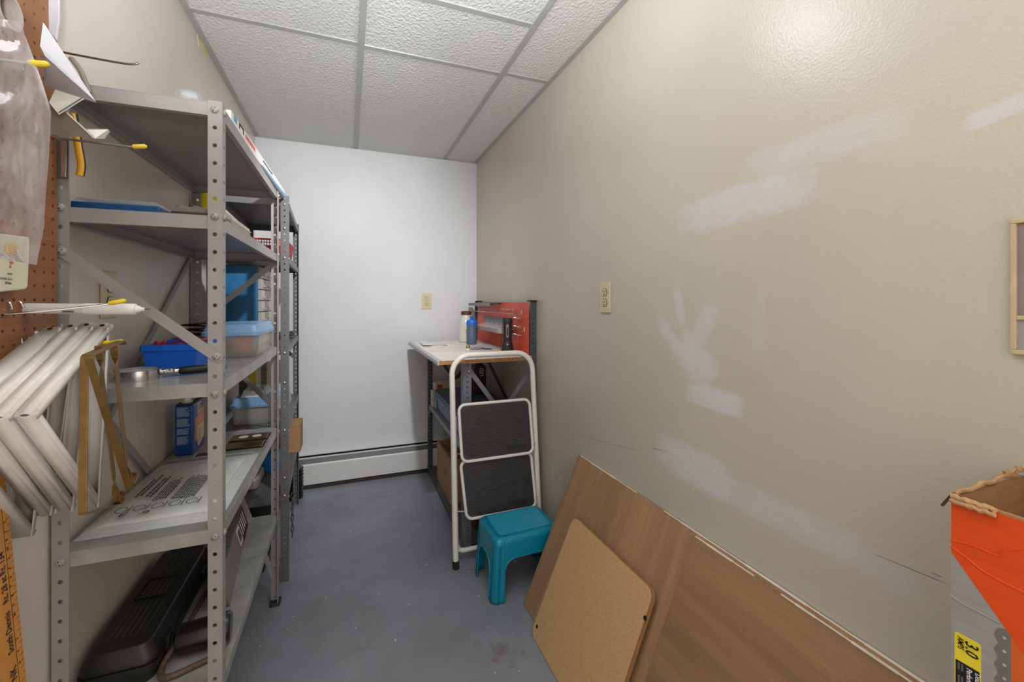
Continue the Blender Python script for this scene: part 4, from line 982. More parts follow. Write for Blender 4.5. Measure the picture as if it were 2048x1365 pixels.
# on the bench
jr = thing('jar', 'white glass jar with a brown cap at the back of the workbench', 'jar', (0.752, 2.82, TZ))
jp = V((0.752, 2.82, TZ + 0.0005))
m = M(); m.lathe([(0.044, 0), (0.050, 0.006), (0.050, 0.110), (0.046, 0.140), (0.036, 0.165), (0.030, 0.178), (0.030, 0.190)], jp, 30); part('bottle_body', m, mat('milky_glass', (208, 206, 196), 0.2, var=0.02), jr, smooth=True)
m = M(); m.lathe([(0.033, 0.186), (0.035, 0.188), (0.035, 0.206), (0.031, 0.211), (0.01, 0.212)], jp, 30); part('cap', m, mat('red_brown_cap', (92, 50, 42), 0.45), jr, smooth=True)
bl = thing('sports_bottle', 'grey-blue squeeze bottle with bright blue cap beside the white jar', 'bottle', (0.748, 2.665, TZ))
bp = V((0.748, 2.665, TZ + 0.0005))
m = M(); m.lathe([(0.029, 0), (0.033, 0.005), (0.0335, 0.095), (0.031, 0.105), (0.0335, 0.115), (0.0325, 0.130)], bp, 28); part('bottle_body', m, mat('smoky_blue_plastic', (84, 98, 122), 0.3), bl, smooth=True)
m = M(); m.lathe([(0.034, 0.128), (0.0355, 0.130), (0.0355, 0.143), (0.033, 0.153), (0.016, 0.160), (0.0095, 0.163), (0.0095, 0.168), (0.011, 0.170), (0.011, 0.180), (0.008, 0.182)], bp, 28); part('cap', m, mat('vivid_blue_plastic', (24, 108, 206), 0.35), bl, smooth=True)
fl = thing('torch', 'black rubber torch standing head-down on the workbench', 'torch', (0.820, 2.19, TZ))
fpv = V((0.818, 2.19, TZ + 0.0005)); vd = V((-0.818, -2.19, 0)).normalized(); sd = V((-vd.y, vd.x, 0))
m = M(); m.lathe([(0.0335, 0), (0.0345, 0.002), (0.0345, 0.016), (0.031, 0.018), (0.031, 0.030), (0.026, 0.052), (0.0225, 0.060), (0.0225, 0.066), (0.0235, 0.068), (0.0235, 0.158), (0.0265, 0.160), (0.0265, 0.182), (0.024, 0.186), (0.01, 0.187)], fpv, 32); part('torch_body', m, M_RUBBER, fl, smooth=True)
m = M(); m.rrect(fpv + vd * 0.0215 + V((0, 0, 0.116)), sd, V((0, 0, 1)), 0.0075, 0.036, 0.007, vd * 0.005); pn = part('grip_plate', m, mat('grey_plate', (120, 120, 122), 0.4), fl, bevel=0.0015)
m = M(); m.rrect(fpv + vd * 0.0262 + V((0, 0, 0.112)), sd, V((0, 0, 1)), 0.0045, 0.024, 0.004, vd * 0.0008); part('inset', m, M_BLACK, pn)
m = M(); m.lathe([(0.0058, 0), (0.0058, 0.002), (0.004, 0.004), (0.001, 0.0045)], fpv + vd * 0.026 + V((0, 0, 0.042)), 18, vd); part('button', m, M_STEEL, fl, smooth=True)
m = M(); m.tube(smoothpath([fpv - sd * 0.024 + V((0, 0, 0.18)), fpv - sd * 0.028 + V((0, 0, 0.12)), fpv - sd * 0.034 + V((0, 0, 0.05)), fpv - sd * 0.041 + V((0, 0, 0.003))], 6), 0.0016, 6); part('wrist_cord', m, M_BLACK, fl)
# leaflets
for k, (dx, dy, an, lab) in enumerate(((0.012, 0.0, 0.25, 'white leaflet at the bottom of the small pile on the workbench'), (0.0, 0.02, 0.1, 'white printed leaflet in the middle of the small pile'), (-0.008, 0.0, -0.06, 'white folded leaflet with black bands on top of the pile'))):
    c = V((0.520 + dx, 2.735 + dy, TZ + 0.0006 + k * 0.0032)); a_ = V((math.cos(an), math.sin(an), 0)); b_ = V((-math.sin(an), math.cos(an), 0))
    m = M(); m.obox(c + V((0, 0, 0.0013)), a_ * 0.075, b_ * 0.105, (0, 0, 0.0013)); lf = single('leaflet', m, M_PAPER, lab, 'leaflet', group='leaflets on the workbench')
    m = M(); m.obox(c + V((0, 0, 0.0028)) - b_ * 0.070, a_ * 0.07, b_ * 0.004, (0, 0, 0.0002)); m.obox(c + V((0, 0, 0.0028)) + b_ * 0.080 + a_ * 0.02, a_ * 0.05, b_ * 0.006, (0, 0, 0.0002)); part('print_band', m, M_INK, lf)
# small hardware
t = thing('brass_fitting', 'small brass and white fitting near the front of the workbench', 'fitting', (0.632, 2.33, TZ))
c = V((0.632, 2.33, TZ + 0.0005)); m = M(); m.lathe([(0.008, 0), (0.009, 0.002), (0.009, 0.010), (0.006, 0.012)], c, 18); part('white_base', m, M_WHITE, t, smooth=True)
m = M(); m.lathe([(0.006, 0.012), (0.0105, 0.014), (0.0115, 0.022), (0.008, 0.028), (0.004, 0.030)], c, 18); part('brass_knob', m, mat('polished_brass', (206, 178, 116), 0.16, 1.0), t, smooth=True)
m = M(); m.rrect((0.685, 2.36, TZ + 0.0005), (1, 0, 0), (0, 1, 0), 0.028, 0.022, 0.005, (0, 0, 0.012)); single('clear_packet', m, clear('grey_film', (170, 172, 186), 0.4, 0.15, 0.6, 90), 'small clear packet beside the brass fitting', 'packet', bevel=0.003)
m = M()
for k in (0, 1): m.tube(smoothpath([(0.745, 2.33 + k * 0.008, TZ + 0.004), (0.715, 2.345 + k * 0.035, TZ + 0.006), (0.690, 2.35 + k * 0.055, TZ + 0.004)], 5), 0.0035, 8)
m.lathe([(0.007, 0), (0.007, 0.006)], (0.746, 2.334, TZ + 0.001), 14); m.tube([(0.748, 2.335, TZ + 0.004), (0.775, 2.318, TZ + 0.004)], [0.005, 0.002], 8)
single('pliers', m, mat('dark_tool_steel', (62, 48, 44), 0.45, 0.3), 'dark pliers lying open in front of the torch', 'pliers', smooth=True)
m = wavy_sheet(0.735, 0.815, 2.34, 2.48, TZ + 0.0005, 0.007, 0.008, 14, 16, 31, 3); single('crinkled_packet', m, clear('silver_film', (190, 196, 204), 0.5, 0.12, 0.9, 90), 'crinkled silver packet behind the torch', 'packet')
m = M(); m.tube([(0.715, 2.20, TZ + 0.005), (0.770, 2.20, TZ + 0.005)], 0.0045, 10); kn = single('screwdriver', m, mat('orange_handle', (206, 122, 50), 0.4), 'small orange-handled screwdriver at the foot of the torch', 'screwdriver', smooth=True)
m = M(); m.tube([(0.770, 2.20, TZ + 0.005), (0.783, 2.20, TZ + 0.005)], 0.005, 10); part('yellow_collar', m, M_YTIP, kn)
m = M(); m.tube([(0.600, 2.205, TZ + 0.003), (0.715, 2.20, TZ + 0.005)], [0.0012, 0.002], 8); part('shaft', m, M_STEEL, kn)
m = M(); m.prism([(0.620, 2.165, TZ + 0.0005), (0.700, 2.170, TZ + 0.0005), (0.705, 2.182, TZ + 0.0005), (0.630, 2.178, TZ + 0.0005)], (0, 0, 0.006)); single('knife', m, mat('dark_tool_steel', (62, 48, 44), 0.45, 0.3), 'flat dark blade lying at the front edge of the workbench', 'knife', bevel=0.001)
# on the middle shelf
MZ = 0.492
tb = thing('tote_box', 'large slate-blue plastic tote with ribbed sides on the middle shelf of the workbench', 'tote', (0.70, 2.5, MZ))
x0, x1, y0, y1 = 0.540, 0.850, 2.16, 2.82
M_TOTE = mat('slate_blue_plastic', (82, 104, 128), 0.45); M_TOTEL = mat('dark_slate_lid', (70, 80, 96), 0.5)
m = M(); m.hexa([(x0 + 0.012, y0 + 0.012, MZ + 0.0005), (x1 - 0.012, y0 + 0.012, MZ + 0.0005), (x1 - 0.012, y1 - 0.012, MZ + 0.0005), (x0 + 0.012, y1 - 0.012, MZ + 0.0005), (x0, y0, MZ + 0.105), (x1, y0, MZ + 0.105), (x1, y1, MZ + 0.105), (x0, y1, MZ + 0.105)]); part('tote_body', m, M_TOTE, tb, bevel=0.004)
m = M()
for k in range(12):
    y = y0 + 0.035 + k * 0.053; m.hexa([(x0 + 0.004, y, MZ + 0.010), (x0 + 0.016, y, MZ + 0.010), (x0 + 0.016, y + 0.026, MZ + 0.010), (x0 + 0.004, y + 0.026, MZ + 0.010), (x0 - 0.006, y, MZ + 0.098), (x0 + 0.006, y, MZ + 0.098), (x0 + 0.006, y + 0.026, MZ + 0.098), (x0 - 0.006, y + 0.026, MZ + 0.098)])
part('side_ribs', m, mat('light_slate_plastic', (128, 152, 178), 0.45), tb, bevel=0.002)
m = M(); m.rrect(((x0 + x1) / 2, (y0 + y1) / 2, MZ + 0.1055), (1, 0, 0), (0, 1, 0), (x1 - x0) / 2 + 0.006, (y1 - y0) / 2 + 0.006, 0.014, (0, 0, 0.018)); lid_ = part('lid', m, M_TOTEL, tb, bevel=0.004)
m = M(); m.rrect(((x0 + x1) / 2, (y0 + y1) / 2, MZ + 0.1236), (1, 0, 0), (0, 1, 0), (x1 - x0) / 2 - 0.03, (y1 - y0) / 2 - 0.03, 0.02, (0, 0, 0.004)); part('lid_panel', m, M_TOTEL, lid_, bevel=0.002)
m = M(); m.box(x0 - 0.009, x0 - 0.0065, y1 - 0.10, y1 - 0.04, MZ + 0.02, MZ + 0.09); part('clasp', m, mat('teal_clasp', (40, 132, 160), 0.4), tb, bevel=0.001)
led = thing('lamp_carton', 'black carton marked LED standing on the slate-blue tote', 'carton', (0.775, 2.60, MZ + 0.128))
lz = MZ + 0.128
m = M(); m.box(0.735, 0.812, 2.56, 2.64, lz, lz + 0.175); part('box_body', m, mat('black_carton', (36, 32, 32), 0.4), led, bevel=0.001)
m = M(); m.box(0.736, 0.756, 2.5594, 2.5597, lz + 0.02, lz + 0.15); part('red_panel', m, mat('dark_red_print2', (92, 30, 30), 0.5), led)
text(led, 'lettering', 'LED', 0.034, (0.793, 2.5597, lz + 0.112), (0, 0, 1), (-1, 0, 0), M_WHITE, sx=0.9)
m = M()
for k in range(3): m.box(0.804, 0.807, 2.5594, 2.5597, lz + 0.120 + k * 0.012, lz + 0.128 + k * 0.012)
m.box(0.745, 0.80, 2.5594, 2.5597, lz + 0.05, lz + 0.052); part('small_print', m, M_GINK, led)
for (x0, x1, y0, y1, z0, z1, lab) in ((0.530, 0.600, 2.850, 2.925, MZ + 0.0005, MZ + 0.105, 'white carton with a red square, lower one at the end of the bench shelf'), (0.545, 0.660, 2.838, 2.935, MZ + 0.106, MZ + 0.160, 'white carton with a red square lying on the lower one')):
    ctn = thing('carton', lab, 'carton', ((x0 + x1) / 2, (y0 + y1) / 2, z0), group=None)
    m = M(); m.box(x0, x1, y0, y1, z0, z1); part('box_body', m, mat('off_white_carton', (196, 186, 170), 0.6), ctn, bevel=0.001)
    m = M(); m.box(x0 + 0.012, x0 + 0.045, y0 - 0.0006, y0 - 0.0002, z0 + (z1 - z0) * 0.35, z0 + (z1 - z0) * 0.85); m.box(x0 - 0.0006, x0 - 0.0002, y0 + 0.02, y0 + 0.04, z0 + (z1 - z0) * 0.4, z0 + (z1 - z0) * 0.6); part('red_square', m, mat('carton_red', (186, 40, 42), 0.5), ctn)
m = M(); m.box(0.68, 0.76, 2.845, 2.935, MZ + 0.0005, MZ + 0.165); single('carton', m, mat('off_white_carton', (196, 186, 170), 0.6), 'tall cream carton behind the slate-blue tote', 'carton', bevel=0.001)
# bottom shelf
BZ = 0.050
kb = thing('cardboard_box', 'open brown cardboard box on the bottom shelf of the workbench', 'box', (0.64, 2.56, BZ))
x0, x1, y0, y1, z1 = 0.540, 0.740, 2.38, 2.75, BZ + 0.248
m = M()
for b in ((x0, x0 + 0.004, y0, y1), (x1 - 0.004, x1, y0, y1), (x0 + 0.004, x1 - 0.004, y0, y0 + 0.004), (x0 + 0.004, x1 - 0.004, y1 - 0.004, y1)): m.box(*b, BZ + 0.0005, z1)
m.box(x0 + 0.004, x1 - 0.004, y0 + 0.004, y1 - 0.004, BZ + 0.0005, BZ + 0.005); part('box_body', m, M_CARD, kb)
m = M(); m.hexa([(x0 + 0.004, y0, z1), (x0 + 0.007, y0, z1), (x0 + 0.007, y1, z1), (x0 + 0.004, y1, z1), (x0 + 0.07, y0, z1 - 0.05), (x0 + 0.073, y0, z1 - 0.05), (x0 + 0.073, y1, z1 - 0.05), (x0 + 0.07, y1, z1 - 0.05)]); part('flap', m, M_CARD, kb)
m = M()
for k in range(4): m.box(x0 - 0.0006, x0 - 0.0002, y0 + 0.10 + k * 0.012, y0 + 0.106 + k * 0.012, BZ + 0.12, BZ + 0.17)
part('printed_mark', m, mat('brown_ink', (108, 76, 44), 0.7), kb)
m = M(); m.box(0.60, 0.86, 2.08, 2.20, BZ + 0.0005, BZ + 0.10); single('dark_carton', m, mat('dark_red_brown_carton', (86, 50, 42), 0.6), 'dark red-brown carton at the near end of the bench bottom shelf', 'carton', bevel=0.002)

# ------------------------------------------------------------------ folding step ladder leaning on the bench
ld = thing('step_ladder', 'white tubular two-step ladder with black ribbed treads folded against the workbench', 'step ladder', (0.65, 1.90, 0))
YB, YT, HT = 1.872, 1.930, 0.950
def ly(z, off=0.0): return YB + (YT - YB) * z / HT + off
R_ = 0.0130
pts = []
xl0, xr0, xl1, xr1 = 0.452, 0.870, 0.447, 0.851
ptl = V((xl0, ly(0.03), 0.028)); rad = 0.085
pts.append(ptl); pts.append(V((xl0 + (xl1 - xl0) * 0.5, ly(0.45), 0.45))); pts.append(V((xl1, ly(HT - rad), HT - rad)))
for k in range(1, 8):
    a = math.pi - math.pi / 2 * k / 8; pts.append(V((xl1 + rad + rad * math.cos(a), ly(HT - rad + rad * math.sin(a)), HT - rad + rad * math.sin(a))))
pts.append(V((xl1 + rad, ly(HT), HT))); pts.append(V((xr1 - rad, ly(HT), HT)))
for k in range(1, 8):
    a = math.pi / 2 - math.pi / 2 * k / 8; pts.append(V((xr1 - rad + rad * math.cos(a), ly(HT - rad + rad * math.sin(a)), HT - rad + rad * math.sin(a))))
pts.append(V((xr1, ly(HT - rad), HT - rad))); pts.append(V(((xr0 + xr1) / 2, ly(0.45), 0.45))); pts.append(V((xr0, ly(0.03), 0.028)))
M_LAD = mat('white_enamel_tube', (228, 227, 222), 0.3, var=0.03)
m = M(); m.tube(pts, R_, 16); part('front_frame', m, M_LAD, ld, smooth=True)
for x in (xl0, xr0):
    m = M(); m.tube([(x, ly(0), 0.0005), (x, ly(0.002), 0.004), (x, ly(0.034), 0.036)], [R_ * 0.95, R_ * 1.15, R_ * 1.15], 16); part('foot', m, M_RUBBER, ld, smooth=True)
# rear frame
ro = 0.036
pts = [V((xl0 + 0.012, ly(0.66, ro), 0.66)), V((xl0 + 0.012, ly(0.07, ro), 0.09)), V((xl0 + 0.022, ly(0.05, ro), 0.060)), V((xl0 + 0.045, ly(0.05, ro), 0.052)), V((xr0 - 0.045, ly(0.05, ro), 0.052)), V((xr0 - 0.022, ly(0.05, ro), 0.060)), V((xr0 - 0.012, ly(0.07, ro), 0.09)), V((xr0 - 0.012, ly(0.66, ro), 0.66))]
m = M(); m.tube(pts, 0.0105, 12); part('rear_frame', m, M_LAD, ld, smooth=True)
for x in (xl0 + 0.006, xr0 - 0.006):
    m = M(); m.box(x - 0.010, x + 0.010, ly(0, ro) - 0.012, ly(0, ro) + 0.012, 0.0005, 0.115); part('rear_foot', m, M_BLACK, ld, bevel=0.004)
def ribbed(): 
    return mat('ribbed_black_rubber', (60, 60, 62), 0.55, var=0.12, vscale=60)
def tread(za, zb, xa0, xa1, xb0, xb1, lean):
    """folded tread : top edge at za, bottom edge at zb, hanging in front of the frame"""
    ya, yb = ly(za, -0.004), ly(zb, -0.020 - lean)
    c = V(((xa0 + xa1 + xb0 + xb1) / 4, (ya + yb) / 2, (za + zb) / 2)); b = V((0, yb - ya, zb - za)); hh = b.length / 2; b = -b.normalized(); a = V((1, 0, 0)); n = a.cross(b) ; n = n if n.y < 0 else -n
    hw = (xb1 - xb0) / 2
    # rim
    outer = rr_pts(c, a, b, hw, hh, 0.030, 8)
    def sk(p):   # a little wider at the bottom
        t = (p - c).dot(b) / hh; w = (t + 1) / 2; le = xb0 + (xa0 - xb0) * w; re = xb1 + (xa1 - xb1) * w; q = (p.x - (c.x - hw)) / (2 * hw); return V((le + (re - le) * q, p.y, p.z))
    outer = [sk(p) for p in outer]
    m = M(); m.tube([p + n * 0.004 for p in outer], 0.0072, 10, closed=True); rim = part('tread_rim', m, M_LAD, ld, smooth=True)
    inner = [sk(p) for p in rr_pts(c, a, b, hw - 0.005, hh - 0.005, 0.026, 8)]
    m = M(); m.prism(inner, n * 0.0045)
    nr = 27
    for k in range(nr):
        t = -1 + 2 * (k + 0.5) / nr; z = c + b * (t * (hh - 0.012)); w_ = hw - 0.012 - (0.014 if k in (0, nr - 1) else 0)
        p = sk(z - a * w_) + n * 0.0045; q = sk(z + a * w_) + n * 0.0045
        m.bar(p, q, b, 0.0048, 0.006)
    mt = part('ribbed_mat', m, ribbed(), rim)
    # embossed mark at the lower right of the mat (letters not readable)
    q = M()
    for k in range(6):
        z = c - b * (hh * 0.70) + a * (hw * 0.28 + k * 0.017); q.obox(z + n * 0.0082, a * 0.0055, b * 0.010 * (1 if k % 2 else 0.8), n * 0.0004)
    part('embossed_mark', q, M_RUBBER, mt)
    for s_ in (-1, 1):
        pv = M(); e = sk(c + a * (s_ * hw) - b * hh * 0.72); pv.tube([e + n * 0.002, V((xl0 if s_ < 0 else xr0 - 0.006, ly(e.z), e.z))], 0.004, 8); part('pivot_pin', pv, M_STEEL, ld)
tread(0.724, 0.472, 0.474, 0.826, 0.482, 0.834, 0.0)
tread(0.470, 0.216, 0.478, 0.828, 0.500, 0.842, 0.0)

# ------------------------------------------------------------------ teal plastic stool
M_TEAL = mat('teal_plastic', (0, 132, 164), 0.30, var=0.03, vscale=8); M_TEALT = mat('teal_textured_top', (44, 158, 188), 0.5, var=0.05, vscale=14, bump=0.3, bscale=500)
sc_ = V((0.690, 1.712, 0)); sang = math.radians(1.5)
u_ = V((math.cos(sang), math.sin(sang), 0)); v_ = V((-math.sin(sang), math.cos(sang), 0)); UZ = V((0, 0, 1))
st = thing('step_stool', 'teal plastic step stool standing in front of the step ladder', 'stool', sc_)
ZT, hw, hh = 0.250, 0.148, 0.112
def SP(x, y, z): return sc_ + u_ * x + v_ * y + UZ * z
flx, fly = 0.016, 0.010                        # how far the feet spread
def side_ring(z): f = (ZT - z) / ZT; return hw + flx * f, hh + fly * f
def wall_side(m, ax, sgn):
    """one side of the stool with its arched opening; ax 0: long side (faces v), ax 1: short side (faces u)"""
    leg, h, rz, rs = (0.70, 0.168, 0.045, 0.30) if ax == 0 else (0.60, 0.158, 0.055, 0.45)
    NZ = 24; C_ = 0.026
    def arch(s):
        t = (abs(s) - (leg - rs)) / rs
        return h if t <= 0 else h - rz * (1 - math.sqrt(max(0, 1 - t * t)))
    def pos(s, z):
        hx, hy = side_ring(z); q = max(0, (z - (ZT - 0.024)) / 0.024); ins = 0.024 * (1 - math.sqrt(max(0, 1 - q * q)))
        hx -= ins; hy -= ins
        a_, b_ = (hx, hy) if ax == 0 else (hy, hx)
        p = s * a_; d = b_; e = max(0, abs(p) - (a_ - C_)) / C_; d -= C_ * (1 - math.sqrt(max(0, 1 - min(1, e) ** 2)))
        # shallow channel down the middle of each leg
        lc = (1 + leg) / 2 - 0.02
        if abs(abs(s) - lc) < 0.09 and z < ZT - 0.03: d -= 0.004 * min(1, (0.09 - abs(abs(s) - lc)) / 0.03) * min(1, (ZT - 0.03 - z) / 0.012) * min(1, z / 0.02)
        d *= sgn
        return SP(p, d, z) if ax == 0 else SP(d, p, z)
    def strip(ss, z0f):
        vs = []; n = len(ss)
        for s_ in ss:
            z0 = z0f(s_)
            for j in range(NZ + 1):
                vs.append(pos(s_, z0 + (ZT - z0) * (1 - (1 - j / NZ) ** 1.7)))
        fs = []
        for i in range(n - 1):
            for j in range(NZ):
                a0, b0 = i * (NZ + 1) + j, (i + 1) * (NZ + 1) + j; f = (a0, b0, b0 + 1, a0 + 1)
                fs.append(f if sgn * (1 if ax else -1) > 0 else f[::-1])
        m.add(vs, fs)
    L_ = [-1 + (1 - leg) * k / 16 for k in range(17)]
    strip(L_, lambda q: 0.001); strip([-q for q in reversed(L_)], lambda q: 0.001)
    A_ = [-leg + 2 * leg * k / 40 for k in range(41)]
    strip(A_, arch)
    lip = [pos(-leg, 0.003), pos(-leg, (h - rz) * 0.5)] + [pos(q, arch(q)) for q in A_] + [pos(leg, (h - rz) * 0.5), pos(leg, 0.003)]
    m.tube(lip, 0.0028, 8)
m = M()
for ax in (0, 1):
    for sg in (1, -1): wall_side(m, ax, sg)
part('body', m, M_TEAL, st, smooth=True, solid=0.0024, so=-1)
m = M()
rings = [(hw - 0.0235, hh - 0.0235, ZT - 0.0006), (hw - 0.026, hh - 0.026, ZT + 0.0006), (hw - 0.030, hh - 0.030, ZT + 0.0006)]
vs = []
for a_, b_, z in rings: vs += [SP(0, 0, 0) + V((0, 0, 0)) + (p - V((0, 0, 0))) for p in rr_pts(V((0, 0, z)), u_, v_, a_, b_, 0.022, 8)]
n = len(vs) // 3
m.add(vs, [(i * n + k, i * n + (k + 1) % n, (i + 1) * n + (k + 1) % n, (i + 1) * n + k) for i in range(2) for k in range(n)] + [tuple(range(2 * n, 3 * n))])
part('top_border', m, M_TEAL, st, smooth=True)
m = M(); m.prism([sc_ + p for p in rr_pts(V((0, 0, ZT + 0.0008)), u_, v_, hw - 0.0295, hh - 0.0295, 0.020, 8)], (0, 0, 0.0014)); part('tread_top', m, M_TEALT, st, bevel=0.0008)

# ------------------------------------------------------------------ boards leaning on the right wall
def leaning(name, label, cat, y0, y1, xb, zb, xt, zt, th, m_, edge_m=None, rad=0.0, jag=0.0, back=True):
    """board whose back lower edge stands at (xb, zb) and back upper edge at (xt, zt), thickness towards the room"""
    up = V((xt - xb, 0, zt - zb)); L = up.length; up.normalize(); n = V((-up.z, 0, up.x)); n = n if n.x < 0 else -n
    c = V((xb, (y0 + y1) / 2, zb)) + up * (L / 2)
    t = thing(name, label, cat, (xb, (y0 + y1) / 2, zb))
    if rad: outline = rr_pts(c, V((0, 1, 0)), up, (y1 - y0) / 2, L / 2, rad, 8)
    else: outline = [V((xb, y0, zb)), V((xb, y1, zb)), V((xb, y1, zb)) + up * L, V((xb, y0, zb)) + up * L]
    m = M(); m.prism(outline, n * th); b = part('board', m, m_, t, bevel=0.0006)
    if edge_m:
        e = M(); N = 90; p0 = V((xb, y0, zb)) + up * L; rnd = random.Random(5)
        segs = []; k = 0
        while k < N:
            ln = rnd.randint(3, 12); 
            if rnd.random() < 0.86: segs.append((k, min(N, k + ln)))
            k += ln
        for a, bb in segs:
            e = M(); ya, yb = y0 + (y1 - y0) * a / N, y0 + (y1 - y0) * bb / N; w_ = rnd.uniform(0.0010, 0.0024)
            e.obox(V((0, (ya + yb) / 2, 0)) + V((p0.x, 0, p0.z)) + n * (th / 2) + up * 0.0006, V((0, (yb - ya) / 2, 0)), n * (th / 2 + 0.0004), up * w_)
            part('white_edge', e, edge_m, t)
    return t, up, n, L
M_BOARD_A = board_mat('brown_hardboard_rise', (146, 112, 82), (188, 148, 110), 'rise', fine=620, streak=5, weave=0.22)
M_BOARD_B = board_mat('brown_hardboard_length', (140, 106, 76), (180, 140, 102), 'len', fine=560, streak=5, weave=0.42)
M_CHALK = mat('chalky_white_edge', (222, 214, 200), 0.8)
leaning('hardboard_sheet', 'large brown hardboard sheet leaning on the right wall, behind the other boards', 'board', 0.340, 1.555, 0.653, 0.0012, 0.9025, 0.560, 0.0045, M_BOARD_A, M_CHALK)
leaning('hardboard_sheet', 'brown hardboard sheet with lengthwise grain leaning over the right part of the large one', 'board', 0.312, 0.915, 0.644, 0.0012, 0.8935, 0.553, 0.0045, M_BOARD_B, M_CHALK)
M_TAN = mat('tan_particle_hardboard', (200, 162, 116), 0.6, var=0.10, vscale=240, bump=0.1, bscale=500)
M_TAN2 = mat('tan_board_edge', (150, 112, 70), 0.6, var=0.07, vscale=60)
tA = leaning('tan_board', 'tan hardboard panel with rounded corners, hidden behind its twin', 'board', 0.955, 1.400, 0.628, 0.0012, 0.8035, 0.392, 0.005, M_TAN2, rad=0.03)
tB, up_, n_, L_ = leaning('tan_board', 'tan hardboard panel with rounded corners and two screw holes, frontmost of the leaning boards', 'board', 0.962, 1.408, 0.621, 0.0012, 0.7965, 0.392, 0.006, M_TAN, rad=0.03)
def on_tan(px, py):
    d = (_F + _R * ((px - 1024) / FPX) + V((0, 0, (HORIZ - py) / FPX))); o = V((0.621, 1.0, 0.0012)) + n_ * 0.006
    return _C + d * ((o - _C).dot(n_) / d.dot(n_))
for px, py in ((1074, 1254), (1290, 1237)):
    p = on_tan(px, py); m = M(); m.lathe([(0.0062, 0.0001), (0.0062, 0.0006), (0.004, 0.0012), (0.001, 0.0012)], p, 18, n_); s_ = part('screw', m, mat('dark_screw', (52, 46, 42), 0.4, 0.6), tB, smooth=True)
    m = M(); m.lathe([(0.0020, 0.0012), (0.0020, 0.0016)], p, 12, n_); part('screw_socket', m, M_SLOT, s_)

# ------------------------------------------------------------------ tall orange and grey carton at the right
ob = thing('tool_carton', 'tall orange and grey corrugated carton with torn top, standing at the right wall', 'carton', (0.80, 0.17, 0))
x0, x1, y0, y1, zt = 0.722, 0.898, 0.02, 0.3055, 0.955
m_out = mat('grey_print_carton', (150, 148, 146), 0.55, var=0.05, bump=0.25, bscale=30, stretch=(1, 1, 8)); m_or2 = mat('orange_print_carton', (218, 74, 10), 0.5, var=0.05, vscale=12, bump=0.35, bscale=24, stretch=(1, 1.4, 4))
m = M(); T = 0.005
m.box(x0, x0 + T, y0, y1, 0.001, zt - 0.004); m.box(x0 + T, x1, y1 - T, y1, 0.001, zt - 0.003); m.box(x1 - T, x1, y0, y1 - T, 0.001, zt + 0.004); m.box(x0 + T, x1 - T, y0, y0 + T, 0.001, zt - 0.004); m.box(x0 + T, x1 - T, y0 + T, y1 - T, 0.001, 0.006)
part('carton_walls', m, M_CARD, ob)
# printed outer faces (paper skins)
m = M(); xs = x0 - 0.0006
m.prism([(xs, y1, 0.001), (xs, y0, 0.001), (xs, y0, zt - 0.012), (xs, y1, zt - 0.008)], (0.0006, 0, 0)); part('grey_print', m, m_out, ob)
def OF(px, py): p = at(px, py, X=xs - 0.0004); return p
m = M(); a1 = OF(1897, 1102); a2 = OF(2003, 1252); sl = (a2.z - a1.z) / (a2.y - a1.y)
zb_ = a1.z + sl * (y0 - a1.y)
m.prism([(xs - 0.0004, y1, zt - 0.006), (xs - 0.0004, y1, a1.z), (xs - 0.0004, y0, zb_), (xs - 0.0004, y0, zt - 0.010)], (0.0005, 0, 0)); part('orange_print', m, m_or2, ob)
# saw-blade band and second orange panel
m = M(); pa, pb = OF(1996, 1250), OF(2022, 1262)
teeth = []
for k in range(30):
    z = pa.z - 0.004 - k * 0.009; teeth += [(xs - 0.0003, pa.y + (0.0035 if k % 2 else 0.0), z)]
m.prism(teeth + [(xs - 0.0003, pb.y, teeth[-1][2]), (xs - 0.0003, pb.y, pb.z)], (0.0003, 0, 0)); sb = part('saw_blade_print', m, mat('dark_grey_print', (112, 108, 108), 0.5), ob)
q = M()
for k in range(9): q.lathe([(0.0016, 0), (0.0016, 0.0003)], (xs - 0.0004, (pa.y + pb.y) / 2, pa.z - 0.012 - k * 0.016), 12, (-1, 0, 0))
part('rivet_print', q, mat('pale_grey_print', (176, 172, 172), 0.5), sb)
m = M(); m.prism([(xs - 0.0003, pb.y, pb.z), (xs - 0.0003, pb.y, 0.40), (xs - 0.0003, y0, 0.40), (xs - 0.0003, y0, pb.z - 0.02)], (0.0003, 0, 0)); part('orange_photo', m, mat('burnt_orange_print', (206, 92, 30), 0.5), ob)
# yellow and black badge, letters turned on their side
la, lb2 = OF(1909, 1262), OF(1962, 1290)
gy1, gy0 = la.y, lb2.y; zt2 = la.z
m = M(); gz0 = zt2 - 0.150
def lab_rect(yA, yB, zA, zB, dx, rad): return rr_pts((xs - dx, (yA + yB) / 2, (zA + zB) / 2), V((0, 1, 0)), V((0, 0, 1)), abs(yA - yB) / 2, abs(zA - zB) / 2, rad, 5)
m.prism(lab_rect(gy1, gy0, zt2, gz0, 0.0005, 0.003), (0.0004, 0, 0)); bd = part('badge_border', m, mat('badge_yellow', (226, 206, 50), 0.45), ob)
m = M(); zmid = OF(1909, 1315).z
m.prism(lab_rect(gy1 - 0.0012, gy0 + 0.0012, zmid - 0.001, gz0 + 0.001, 0.0008, 0.001), (0.0003, 0, 0)); part('badge_black', m, M_INK, bd)
wdt = gy1 - gy0
XD, YD = (0, 0, -1), (0, -1, 0)
YD = (0, 1, 0)
